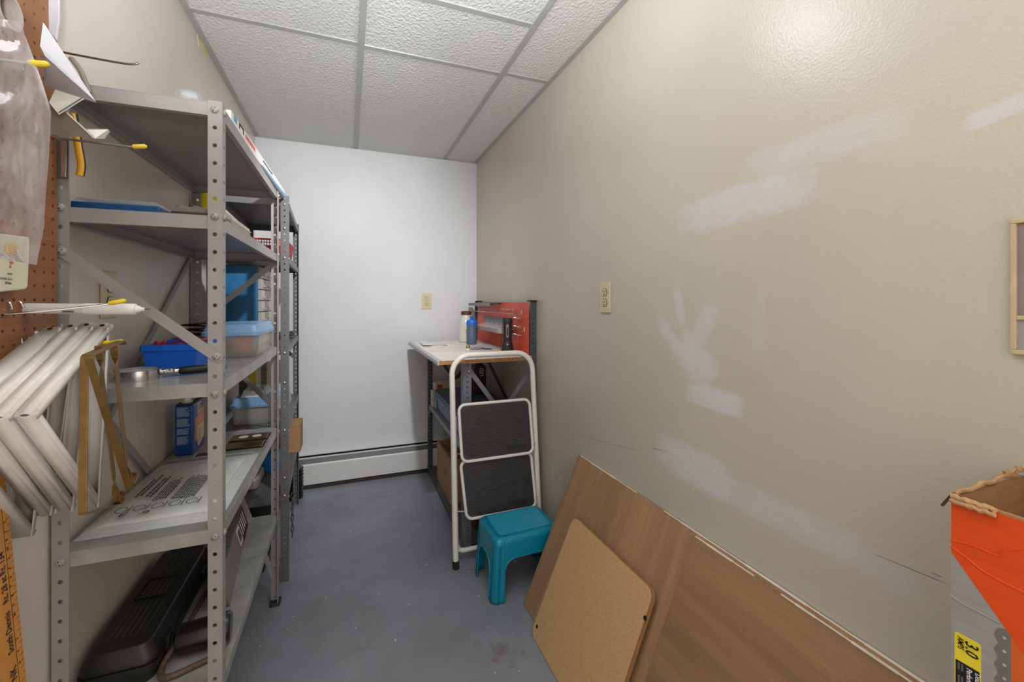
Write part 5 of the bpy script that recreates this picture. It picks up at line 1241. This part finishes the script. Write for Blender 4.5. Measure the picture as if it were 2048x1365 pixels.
# baseline runs downwards; the top of the letters points away from the far wall
def btxt(body, size, ybase, z, mm, sx=1.0, nm='lettering', dx=0.0011):
    cu_o = (xs - dx, ybase, z)
    return text(bd, nm, body, size, cu_o, (0, 0, -1), (0, -1, 0), mm, sx=sx, lift=0.0)
btxt('AMPS', wdt * 0.34, gy1 - wdt * 0.14, zt2 - 0.004, M_INK, 0.75)
btxt('3.0', wdt * 0.70, gy1 - wdt * 0.44, zt2 - 0.004, M_INK, 0.85)
btxt('Performance', wdt * 0.30, gy1 - wdt * 0.48, zmid - 0.004, M_WHITE, 0.8)
btxt('Double', wdt * 0.30, gy1 - wdt * 0.80, zmid - 0.004, M_WHITE, 0.8)
m = M()
for r_ in range(2):
    for k in range(6): m.box(xs - 0.0011, xs - 0.0008, gy1 - wdt * (0.14 + 0.13 * r_) - 0.0018, gy1 - wdt * (0.14 + 0.13 * r_), zmid - 0.012 - k * 0.016, zmid - 0.003 - k * 0.016)
part('fine_print', m, M_GINK, bd)
# pressed creases across the faces
def crease(pts, r_, mm):
    m = M(); P_ = [at(px, py, X=xs - 0.0006) for px, py in pts]; m.tube(smoothpath(P_, 5), r_, 6); part('crease', m, mm, ob, smooth=True)
crease([(1899, 1092), (1935, 1118), (1962, 1140), (2000, 1162), (2060, 1192)], 0.0011, m_or2)
crease([(1900, 1080), (1945, 1092), (1995, 1112), (2010, 1102), (2060, 1098)], 0.0009, m_or2)
crease([(1899, 1190), (1925, 1208), (1960, 1226), (1998, 1246)], 0.0009, m_out)
# torn top edge : rolled kraft strip and ragged rim
m = M()
for k, (dz, dx) in enumerate(((0.000, -0.0030), (-0.0055, -0.0042))):
    pts = [V((x0 + dx + 0.0012 * math.sin(i * 1.9 + k), y1 - 0.0005 - i * 0.0045, zt - 0.003 + dz + 0.0010 * math.sin(i * 2.7 + k))) for i in range(10)]
    m.tube(pts, [0.0032 + 0.0006 * math.sin(i * 2.1) for i in range(10)], 8)
part('torn_flap', m, mat('torn_kraft', (186, 146, 104), 0.9, var=0.15, vscale=80), ob)
m = M(); pts = [V((x0 + 0.002 + i * 0.0113, y1 - T / 2 + 0.0008 * math.sin(i * 2.3), zt - 0.001 + 0.0018 * math.sin(i * 1.4) + i * 0.0004)) for i in range(16)]
m.tube(pts, [0.0030 + 0.0007 * math.sin(i * 3.1) for i in range(16)], 7)
for i in range(10):
    p = V((x1 - 0.05 + i * 0.005, y1 - 0.003, zt + 0.004)); m.bar(p, p + V((random.uniform(-0.006, 0.004), random.uniform(-0.003, 0.003), random.uniform(0.004, 0.010))), (0, 1, 0), 0.003, 0.0008)
part('torn_rim', m, mat('torn_kraft', (186, 146, 104), 0.9, var=0.15, vscale=80), ob)
m = M(); m.tube(smoothpath([(x0 - 0.0005, y1 + 0.0002, zt - 0.004), (x0 - 0.003, y1 + 0.004, zt - 0.012), (x0 - 0.004, y1 + 0.008, zt - 0.020)], 5), [0.0018] * 10 + [0.0004], 6); part('torn_sliver', m, mat('dark_torn_print', (58, 40, 36), 0.7), ob)

# ------------------------------------------------------------------ pegboard on the left wall and what hangs there
PB = -0.532
pgY1, pgY0, pgZ0, pgZ1 = 1.090, 0.760, 1.035, 1.990
nu, nv = 13, 37
m = M(); m.perf((PB, pgY1, pgZ0), (0, -0.0254, 0), (0, 0, (pgZ1 - pgZ0) / nv), nu, nv, 0.0034)
pg = thing('pegboard', 'brown hardboard pegboard on the left wall', 'pegboard', (PB, 0.92, pgZ0))
part('perforated_sheet', m, M_PEG, pg, solid=0.004, so=-1)
m = M(); m.box(LW + 0.0005, PB - 0.005, pgY1 - 0.02, pgY1 - 0.001, pgZ0, pgZ1); m.box(LW + 0.0005, PB - 0.005, 0.765, 0.785, pgZ0, pgZ1); part('batten', m, M_WHITE, pg)
m = M(); m.box(PB - 0.006, PB + 0.0006, pgY1, pgY1 + 0.003, pgZ0, pgZ1); part('edge_strip', m, M_WHITE, pg)

def hook(label, y, z, x_end, tip='yellow', rise=0.004, bend=0.010, r=0.0022, dy=0.0, m_=M_STEEL):
    t = thing('peg_hook', label, 'hook', (PB, y, z), group=None)
    m = M(); m.tube(smoothpath([(PB - 0.006, y, z + 0.026), (PB + 0.001, y, z + 0.024), (PB + 0.004, y, z + 0.014), (PB + 0.005, y, z + 0.004), (PB + 0.010, y, z), (x_end - 0.024, y + dy * 0.9, z + rise), (x_end, y + dy, z + rise + bend)], 5), r, 8)
    part('wire', m, m_, t, smooth=True)
    if tip:
        a = V((x_end - 0.024, y + dy * 0.9, z + rise)); b = V((x_end, y + dy, z + rise + bend)); d = (b - a).normalized()
        m = M(); m.tube([b - d * 0.020, b - d * 0.018, b, b + d * 0.003], [r * 1.2, r * 2.0, r * 2.0, r * 0.9], 10); part('dipped_tip', m, M_YTIP, t, smooth=True)
    return t
p1 = at(278, 106, Y=1.05); hook('bronze peg hook above the top shelf, with no tip cover', 1.05, at(130, 104, Y=1.05).z, p1.x, tip=None, rise=-0.004, bend=0.006, r=0.0021, m_=M_BRONZE)
p1 = at(290, 277, Y=1.03); hook('yellow-tipped peg hook under the paint pads beside the shelving', 1.03, at(110, 274, Y=1.03).z, p1.x, rise=-0.004, bend=0.004)
h0, h1, h2 = at(12, 629, Y=0.955), at(190, 612, Y=0.975), at(248, 602, Y=0.982)
t = thing('peg_hook', 'yellow-tipped chrome peg hook crossing in front of the white tube', 'hook', (PB, 0.955, h0.z))
m = M(); m.tube(smoothpath([(PB - 0.006, 0.955, h0.z + 0.012), (PB + 0.004, 0.955, h0.z + 0.008), (PB + 0.006, 0.955, h0.z), (h1.x, 0.975, h1.z), tuple(h2)], 6), 0.0022, 8); part('wire', m, M_CHROME, t, smooth=True)
m = M(); d = (h2 - h1).normalized(); m.tube([h2 - d * 0.022, h2 - d * 0.019, h2, h2 + d * 0.003], [0.0026, 0.0042, 0.0042, 0.002], 10); part('dipped_tip', m, M_YTIP, t, smooth=True)
m = M()
for yy_ in (0.962, 0.988): m.tube(smoothpath([(PB - 0.004, yy_, h0.z + 0.022), (PB + 0.005, yy_, h0.z + 0.020), (PB + 0.009, yy_, h0.z + 0.008)], 4), 0.0016, 6)
part('prongs', m, M_CHROME, t, smooth=True)
p1 = at(93, 118, Y=0.80); hook('yellow-tipped peg hook holding the clear plastic bag', 0.80, at(30, 126, Y=0.80).z, p1.x, rise=0.002, bend=0.003)
p1 = at(216, 690, Y=0.995); hook('yellow-tipped peg hook carrying the white and gold brackets, left of the pair', 0.995, 1.118, p1.x, rise=0.004, bend=0.004, r=0.0018)
p1 = at(239, 690, Y=1.005); hook('yellow-tipped peg hook carrying the white and gold brackets, right of the pair', 1.012, 1.118, p1.x, rise=0.004, bend=0.004, r=0.0018)

# white tube lying on hooks
wt = thing('white_tube', 'white plastic tube with a thin nozzle lying across a peg hook', 'tube', (-0.46, 1.0, 1.17))
ya = 1.002; pa = at(92, 617, Y=ya); pb = at(272, 619, Y=ya); pa.x = PB + 0.004; d = (pb - pa); L = d.length; d.normalize()
m = M(); m.lathe([(0.0085, 0), (0.0095, 0.002), (0.0098, L * 0.52), (0.0104, L * 0.525), (0.0106, L * 0.53), (0.0108, L - 0.004), (0.0100, L), (0.0068, L + 0.001), (0.0064, L + 0.006), (0.0040, L + 0.007), (0.0036, L + 0.012), (0.002, L + 0.013)], pa, 22, d); part('barrel', m, M_WHITE, wt, smooth=True)
m = M(); m.tube([pb + d * 0.012, pb + d * 0.022 + V((0, 0, 0.001))], [0.0009, 0.0005], 6); part('needle', m, M_BLACK, wt)
m = M(); c = pa + d * L * 0.40; m.box(c.x - 0.008, c.x + 0.008, ya - 0.0102, ya - 0.0099, c.z - 0.0065, c.z - 0.0035); part('printed_mark', m, M_GINK, wt)

# white triangular brackets hanging side by side
M_BRK = mat('white_enamel_bracket', (218, 214, 208), 0.28, var=0.05, vscale=20)
def bracket(x1, x1b, wd, top, apex, bot, label, flat=False):
    """bent sheet channel: three arms in the plane of the wall, x1 the side facing the room"""
    t = thing('wall_bracket', label, 'bracket', (x1 - wd / 2, bot[0], bot[1]), group='white brackets on the pegboard')
    T3 = [V((0, *top)), V((0, *apex)), V((0, *bot))]; cen = (T3[0] + T3[1] + T3[2]) / 3
    def sh(z): return x1 + (x1b - x1) * (top[1] - z) / (top[1] - bot[1])
    def arm(i, j, name, w_=wd, ext=0.0):
        a, b = T3[i], T3[j]; d = (b - a).normalized(); a = a - d * ext; n = V((0, d.z, -d.y)); 
        if n.dot(cen - a) > 0: n = -n             # outward normal
        prof = [(0, -0.0085), (0, 0), (0.24, 0.0), (0.28, 0.0012), (0.38, 0.0024), (0.5, 0.0028), (0.62, 0.0024), (0.72, 0.0012), (0.76, 0), (1, 0), (1, -0.0085)]
        if flat: prof = [(0, -0.0085), (0, 0), (0.5, 0.0), (1, 0), (1, -0.0085)]
        m = M(); vs = []
        for e in (a, b):
            for f, h in prof: vs.append(V((sh(e.z) - w_ + w_ * f, 0, 0)) + e + n * h)
        k = len(prof)
        m.add(vs, [(q, q + 1, k + q + 1, k + q) for q in range(k - 1)])
        part(name, m, M_BRK, t, smooth=True, solid=0.0014)
        return a, b, d, n
    a, b, d, n = arm(0, 1, 'upper_arm', ext=0.012); 
    h = M(); h.lathe([(0.0036, 0), (0.0036, 0.0006)], V((x1 - wd * 0.5, 0, 0)) + a + d * 0.010 + n * 0.0034, 12, n); part('screw_hole', h, M_SLOT, t)
    arm(1, 2, 'lower_arm', ext=0.0); arm(2, 0, 'back_arm', ext=0.0)
    return t
lab = ['white enamel triangular bracket nearest the pegboard, leftmost of the four', 'white enamel triangular bracket second from the pegboard', 'white enamel triangular bracket third from the pegboard', 'white enamel triangular bracket outermost of the four, next to the gold ones']
bracket(-0.482, -0.508, 0.030, (1.006, 1.148), (0.780, 1.036), (0.985, 0.795), lab[0], True)
bracket(-0.4590, -0.488, 0.0225, (1.008, 1.152), (0.806, 1.036), (0.996, 0.824), lab[1])
bracket(-0.4375, -0.460, 0.0225, (1.010, 1.154), (0.812, 1.038), (0.998, 0.826), lab[2])
bracket(-0.4155, -0.424, 0.0225, (1.012, 1.152), (0.815, 1.038), (0.998, 0.826), lab[3])

# gold folding brackets
M_GOLD = mat('gold_lacquered_strap', (136, 108, 62), 0.3, 0.6, var=0.08, vscale=60)
def strap_path(m, pts, wdir, w_, th):
    for a, b in zip(pts[:-1], pts[1:]): m.bar(a, b, wdir, w_, th)
def ribbon(m, pts, wid, wdirs, th=0.0022):
    pts = [V(p) for p in pts]; vs = []; N = len(pts)
    for i in range(N):
        t = (pts[min(N - 1, i + 1)] - pts[max(0, i - 1)]).normalized(); wd = V(wdirs[i]) if isinstance(wdirs, list) else V(wdirs)
        wd = (wd - t * wd.dot(t)).normalized(); n = t.cross(wd)
        w_ = wid[i] if isinstance(wid, list) else wid
        for a, b in ((-1, -1), (1, -1), (1, 1), (-1, 1)): vs.append(pts[i] + wd * (a * w_ / 2) + n * (b * th / 2))
    fs = [(3, 2, 1, 0), tuple((N - 1) * 4 + k for k in range(4))]
    for i in range(N - 1):
        for k in range(4): fs.append((i * 4 + k, i * 4 + (k + 1) % 4, (i + 1) * 4 + (k + 1) % 4, (i + 1) * 4 + k))
    m.add(vs, fs)
def gp(px, py, X): return at(px, py, X=X)
def curl(c, r, a0, a1, X, n=10): return [V((X, c[0] + r * math.cos(math.radians(a0 + (a1 - a0) * k / n)), c[1] + r * math.sin(math.radians(a0 + (a1 - a0) * k / n)))) for k in range(n + 1)]
def gold(X, top, corner, low, lowend, br_top, br_bot, label, tw=0.30):
    t = thing('gold_bracket', label, 'bracket', low, group='gold folding brackets')
    W_ = 0.011
    m = M(); d1 = (corner - top).normalized()
    pts = [top + V((0, 0.010, -0.006)), top + V((0, 0.006, 0.001)), top, top + (corner - top) * 0.5, corner - d1 * 0.006, corner - d1 * 0.001 + V((0, 0, -0.002)), corner + (low - corner).normalized() * 0.007, low - (low - corner).normalized() * 0.005, low + (lowend - low).normalized() * 0.002, low + (lowend - low).normalized() * 0.008, lowend]
    ribbon(m, pts, W_, (1, 0, 0)); part('strap_frame', m, M_GOLD, t, bevel=0.0006)
    m = M(); d = (br_bot - br_top); N = 24; P_ = []; Wd = []; Wi = []
    for i in range(N + 1):
        f = i / N; P_.append(br_top + d * f)
        a = 0.0 if f < 0.06 else (math.pi / 2 * min(1, (f - 0.06) / 0.10) if f < 0.86 else math.pi / 2 * max(0, 1 - (f - 0.86) / 0.08))
        dd = d.normalized(); side = dd.cross(V((1, 0, 0))); Wd.append(V((1, 0, 0)) * math.cos(a) + side * math.sin(a)); Wi.append(W_)
    ribbon(m, P_, Wi, Wd)
    e = br_bot; cpts = [e + V((0, 0.011 * math.sin(math.radians(k * 30)), -0.011 * (1 - math.cos(math.radians(k * 30))) * -0.5 - 0.003 * k * 0.5)) for k in range(0, 9)]
    cc_ = e + V((0, 0.010, 0)); cpts = [cc_ + V((0, -0.010 * math.cos(math.radians(a)), -0.010 * math.sin(math.radians(a)))) for a in range(0, 300, 25)]
    ribbon(m, cpts, W_, (1, 0, 0)); part('twisted_brace', m, M_GOLD, t, bevel=0.0005)
    return t
XA = -0.392
gold(XA, gp(236, 684, XA), gp(169, 712, XA), gp(165, 1030, XA), gp(240, 1008, XA), gp(197, 692, XA), gp(233, 1000, XA), 'gold twisted-strap bracket hanging upright beside the white brackets')
XB_ = -0.372
gold(XB_, gp(240, 684, XB_), gp(176, 714, XB_), gp(259, 978, XB_), gp(270, 968, XB_), gp(228, 692, XB_), gp(257, 962, XB_), 'gold twisted-strap bracket hanging slanted in front of the upright one')

# clear plastic bag on the upper hook
def bag():
    m = M(); NX, NZ = 20, 34; z1, z0 = 1.590, 1.262; vs = []
    rnd = random.Random(3)
    for s_ in (0, 1):
        for j in range(NZ + 1):
            f = j / NZ
            for i in range(NX + 1):
                u = i / NX
                half = 0.5 * (0.55 + 0.45 * min(1, f / 0.35)) if f < 0.35 else 0.5
                half *= 1.0 - 0.12 * max(0, (f - 0.85) / 0.15)
                cxm = -0.461 + 0.004 * math.sin(f * 5)
                x = cxm + (u - 0.5) * 2 * half * 0.126
                belly = math.sin(math.pi * u) ** 0.6 * math.sin(math.pi * min(1, f * 0.95 + 0.05)) ** 0.7 * 0.030
                nz = (mnoise.noise(V((x * 26, s_ * 5.1, f * 6))) * 0.018 + abs(mnoise.noise(V((x * 60 + f * 16, s_ * 9.1, f * 5)))) * 0.016) * math.sin(math.pi * u)
                y = 0.800 + (-belly if s_ == 0 else belly * 0.8) + nz
                z = z1 - (z1 - z0) * f - 0.02 * (u - 0.5) * f
                vs.append((x, y, z))
    n = (NX + 1) * (NZ + 1); fs = []
    for j in range(NZ):
        for i in range(NX):
            a = j * (NX + 1) + i; fs.append((a, a + 1, a + NX + 2, a + NX + 1)); fs.append((n + a + NX + 1, n + a + NX + 2, n + a + 1, n + a))
    m.add(vs, fs)
    return m
bgt = thing('plastic_bag', 'large crumpled clear plastic bag hanging in front of the pegboard', 'bag', (-0.466, 0.80, 1.262))
part('bag_film', bag(), streaky_film('hanging_bag_film'), bgt, smooth=True)
# cardboard tube end
p = at(2, 20, Y=0.86)
ctb = M(); n = 34; c = V((PB + 0.004, 0.86, p.z)); ra, rb = 0.026, 0.0225; L = 0.060
vs = []
for r, h in ((ra, 0), (ra, L), (rb, L), (rb, 0)):
    for k in range(n):
        a = 2 * math.pi * k / n; vs.append(c + V((h, r * math.cos(a), r * math.sin(a))))
ctb.add(vs, [(i * n + k, i * n + (k + 1) % n, ((i + 1) % 4) * n + (k + 1) % n, ((i + 1) % 4) * n + k) for i in range(4) for k in range(n)])
single('roller_sleeve', ctb, mat('grey_fleece_tube', (172, 160, 152), 0.9, bump=0.4, bscale=400), 'grey paint roller sleeve sticking out at the top of the pegboard', 'roller cover', smooth=True)
# brush package
bpk = thing('brush_package', 'cream two-inch paint brush package hanging on the pegboard', 'package', (-0.52, 0.95, 1.20))
X_ = -0.518
def bq(px, py): return at(px, py, X=X_)
m = M(); pts = [bq(-20, 466), bq(45, 474), bq(44, 520), bq(41, 574), bq(37, 579), bq(-20, 585)]; m.prism(pts, (0.010, 0, 0))
part('card', m, mat('cream_card', (216, 214, 188), 0.6, var=0.02), bpk, bevel=0.003)
XS = X_ + 0.0104
def bs(px, py): return at(px, py, X=XS)
ctr = bs(24, 499); ryy = (bs(37, 499).y - bs(11, 499).y) / 2; rzz = (bs(24, 484).z - bs(24, 514).z) / 2
m = M(); m.prism([ctr + V((0, ryy * math.cos(2 * math.pi * k / 28), rzz * math.sin(2 * math.pi * k / 28))) for k in range(28)], (0.0004, 0, 0)); sun = part('sun_emblem', m, mat('sun_yellow', (240, 196, 50), 0.5), bpk)
m = M(); m.obox(ctr + V((0.0001, 0, 0)), (0.0002, 0, 0), (0, ryy * 1.12, 0), (0, 0, rzz * 0.42)); part('emblem_band', m, mat('emblem_orange', (236, 150, 50), 0.5), sun)
m = M()
for k in range(4): m.bar(ctr + V((0.0006, -ryy * 0.6, rzz * (0.45 - k * 0.34))), ctr + V((0.0006, ryy * 0.6, rzz * (0.25 - k * 0.34))), (0, 0, 1), rzz * 0.09, 0.0003)
part('emblem_lines', m, mat('emblem_brown', (160, 110, 40), 0.5), sun)
def btx(body, px, py, hpx, mm, sx=1.0):
    p = bs(px, py); s_ = (bs(px, py - hpx).z - p.z) / 0.70
    return text(bpk, 'lettering', body, s_, p, (0, 1, -0.02), (0, 0, 1), mm, sx=sx)
btx('2"', 18, 535, 12, mat('print_red2', (214, 66, 44), 0.5), 0.8)
btx('Single Sash', 15, 549, 4, M_GINK, 0.5); btx('POLYESTER / NYLON', -1, 559, 4.5, mat('print_green', (70, 122, 74), 0.5), 0.56); btx('All Paints', 10, 568, 5, M_INK, 0.62)
# folded white pads and paint-pad packages high on the pegboard
wpd = thing('paper_folder', 'folded white card jutting out beside the clear bag', 'card', (-0.47, 0.94, 1.60))
YA_ = 0.93
q0, q1, q2, q3 = at(86, 44, Y=0.985), at(80, 92, Y=0.95), at(90, 112, Y=0.945), at(191, 203, Y=0.93)
m = M(); m.prism([q0, q1, q2, q3], (0.0, 0.0015, 0.0)); part('upper_leaf', m, mat('matt_white_card', (192, 193, 200), 0.8, var=0.02), wpd)
r0, r1 = at(78, 110, Y=1.0), at(92, 172, Y=1.0)
m = M(); m.prism([q2 + V((0, 0.002, -0.001)), q3 + V((0, 0.002, -0.0005)), r1, r0], (0, 0.0012, -0.0006)); part('lower_leaf', m, mat('matt_white_card', (192, 193, 200), 0.8, var=0.02), wpd)
m = M(); a, b = at(96, 0, Y=1.065), at(96, 70, Y=1.065)
m.prism([at(92, -40, Y=1.065), at(118, -40, Y=1.065), at(119, 40, Y=1.065), at(113, 82, Y=1.065), at(96, 62, Y=1.065)], (0, 0.006, 0)); single('white_sleeve', m, mat('white_grey_sleeve', (178, 178, 184), 0.5), 'white plastic sleeve hanging at the top edge of the pegboard', 'sleeve', bevel=0.002)
m = M(); m.tube(smoothpath([at(142, 116, Y=1.06), at(160, 140, Y=1.06), at(172, 168, Y=1.06), at(178, 186, Y=1.06)], 5), 0.0045, 10); single('grey_strap', m, mat('grey_strap', (128, 126, 112), 0.5), 'curved grey strap end behind the folded white card', 'strap', smooth=True)
pdp = thing('paint_pad', 'off-white paint pad with a stitched edge above the yellow-tipped hook', 'paint pad', (-0.47, 1.01, 1.47))
m = M(); a = [at(112, 176, Y=1.025), at(172, 196, Y=1.02), at(118, 230, Y=0.99), at(98, 205, Y=0.99)]; m.prism(a, (0, 0.004, 0.004)); part('pad_face', m, mat('off_white_pad', (206, 202, 188), 0.7), pdp)
m = M(); m.bar(at(118, 225, Y=0.985), at(166, 195, Y=1.012), (0, 0, 1), 0.0016, 0.0016); part('stitching', m, M_GINK, pdp)
tro = thing('paint_tray', 'small grey ribbed tray lying on the yellow-tipped hook', 'tray', (-0.45, 1.02, 1.43))
P0, P1, P2, P3 = at(100, 212, Y=1.00), at(134, 226, Y=1.00), at(188, 276, Y=1.00), at(100, 270, Y=1.00)
m = M(); m.prism([P0, P1, P2, P3], (0, 0.003, 0.002)); part('ribbed_face', m, mat('khaki_ribbed', (128, 118, 100), 0.55, bump=0.5, bscale=220, stretch=(1, 1, 0.1)), tro)
m = M(); m.prism([at(150, 258, Y=1.01), at(216, 258, Y=1.045), at(219, 264, Y=1.045), at(209, 277, Y=1.045), at(188, 277, Y=1.002)], (0, 0.002, 0.0)); part('clear_lip', m, M_CLOUD, tro)
m = M(); m.bar(P1, P2, (0, 0, 1), 0.002, 0.003); part('white_edge', m, M_WHITE, tro)
# yellow-handled tool and putty knife behind
yk = thing('hand_tool', 'yellow and black curved tool handle hanging behind the grey tray', 'tool', (-0.47, 1.07, 1.37))
YK = 1.078
pts = [at(147, 228, Y=YK), at(152, 262, Y=YK), at(158, 300, Y=YK), at(163, 330, Y=YK), at(160, 352, Y=YK)]
m = M(); m.tube(smoothpath(pts, 6), [0.0045 + 0.0018 * min(1, i / 10) for i in range(25)], 12); part('yellow_grip', m, mat('amber_plastic', (226, 166, 36), 0.4), yk, smooth=True)
m = M(); m.tube(smoothpath([p + V((0.0050, -0.0005, 0)) for p in pts], 6), 0.0022, 8); part('black_edge', m, M_BLACK, yk, smooth=True)
pk2 = thing('putty_knife', 'steel putty knife blade hanging in front of the left shelving post', 'putty knife', (-0.51, 1.08, 1.33))
m = M(); m.prism([at(120, 282, Y=1.088), at(133, 282, Y=1.088), at(131, 354, Y=1.088), at(122, 354, Y=1.088)], (0, 0.0015, 0)); part('blade', m, M_CHROME, pk2)
m = M(); m.prism([at(108, 280, Y=1.094), at(137, 280, Y=1.094), at(136, 357, Y=1.094), at(110, 354, Y=1.094)], (0, 0.002, 0)); part('backing_card', m, mat('dark_card', (96, 92, 90), 0.4), pk2)

# carpenter's rule leaning on the wall
rl = thing('wooden_ruler', 'long orange wooden ruler with black lettering leaning against the left wall', 'ruler', (-0.45, 0.90, 0))
rt, rb_ = V((-0.5245, 0.9336, 1.03)), V((-0.447, 0.935, 0.0012)); ru = (rt - rb_).normalized(); rw_ = V((0, -1, 0)); rn = ru.cross(rw_).normalized(); rn = rn if rn.x > 0 else -rn
WR_ = 0.066
m = M(); m.hexa([rb_, rb_ + rw_ * WR_, rb_ + rw_ * WR_ - rn * 0.005, rb_ - rn * 0.005, rt, rt + rw_ * WR_, rt + rw_ * WR_ - rn * 0.005, rt - rn * 0.005])
part('rule_stick', m, board_mat('orange_varnished_wood', (208, 140, 62), (228, 164, 84), 'rise', fine=900, rough=0.4, streak=8), rl)
def rp(u, s): return rb_ + rw_ * u + ru * s + rn * 0.0003
m = M()
for k in range(0, 480):
    s = 0.02 + k * 0.00254 * 1.0
    if s > 1.02: break
    if k % 4: continue
    l = 0.0085 if k % 8 == 0 else 0.0055
    m.bar(rp(0.0004, s), rp(l, s), ru, 0.0005, 0.0002); m.bar(rp(WR_ - 0.0004, s), rp(WR_ - l, s), ru, 0.0005, 0.0002)
m.bar(rp(0.0145, 0.01), rp(0.0145, 1.02), rw_, 0.0006, 0.0002); m.bar(rp(WR_ - 0.0145, 0.01), rp(WR_ - 0.0145, 1.02), rw_, 0.0006, 0.0002)
part('scale_marks', m, M_INK, rl)
def rtext(body, size, u, s, mm=None, sx=1.0): return text(rl, 'lettering', body, size, rp(u, s), ru, rw_ * 1.0 if False else V((0, -1, 0)), mm or mat('navy_ink', (34, 40, 58), 0.6, var=0), sx=sx)
def s_at(py, u=0.025):
    """height along the rule that shows at image row py"""
    lo, hi = 0.0, 1.03
    for _ in range(40):
        mid = (lo + hi) / 2; p = rp(u, mid) - _C; yy_ = HORIZ - FPX * p.z / p.dot(_F)
        if yy_ > py: lo = mid
        else: hi = mid
    return lo
rtext('NK', 0.019, 0.0185, s_at(1365) + 0.002, sx=0.8); rtext('South Dennis', 0.017, 0.0195, s_at(1308), sx=0.72); rtext('Rt. 28 at Rt. 134', 0.0165, 0.0195, s_at(1208), sx=0.74)
for k, (py, tx) in enumerate(((1342, '6'), (1318, '4'), (1294, '2'), (1246, '50'), (1224, '9'), (1205, '8'), (1186, '7'), (1168, '6'), (1150, '4'), (1130, '2'), (1112, '60'), (1092, '8'), (1075, '7'), (1056, '5'))):
    rtext(tx, 0.0075, 0.0105 if False else 0.0085, s_at(py), M_INK, 0.8)
# little plastic bits lying behind the brackets are too hidden to show
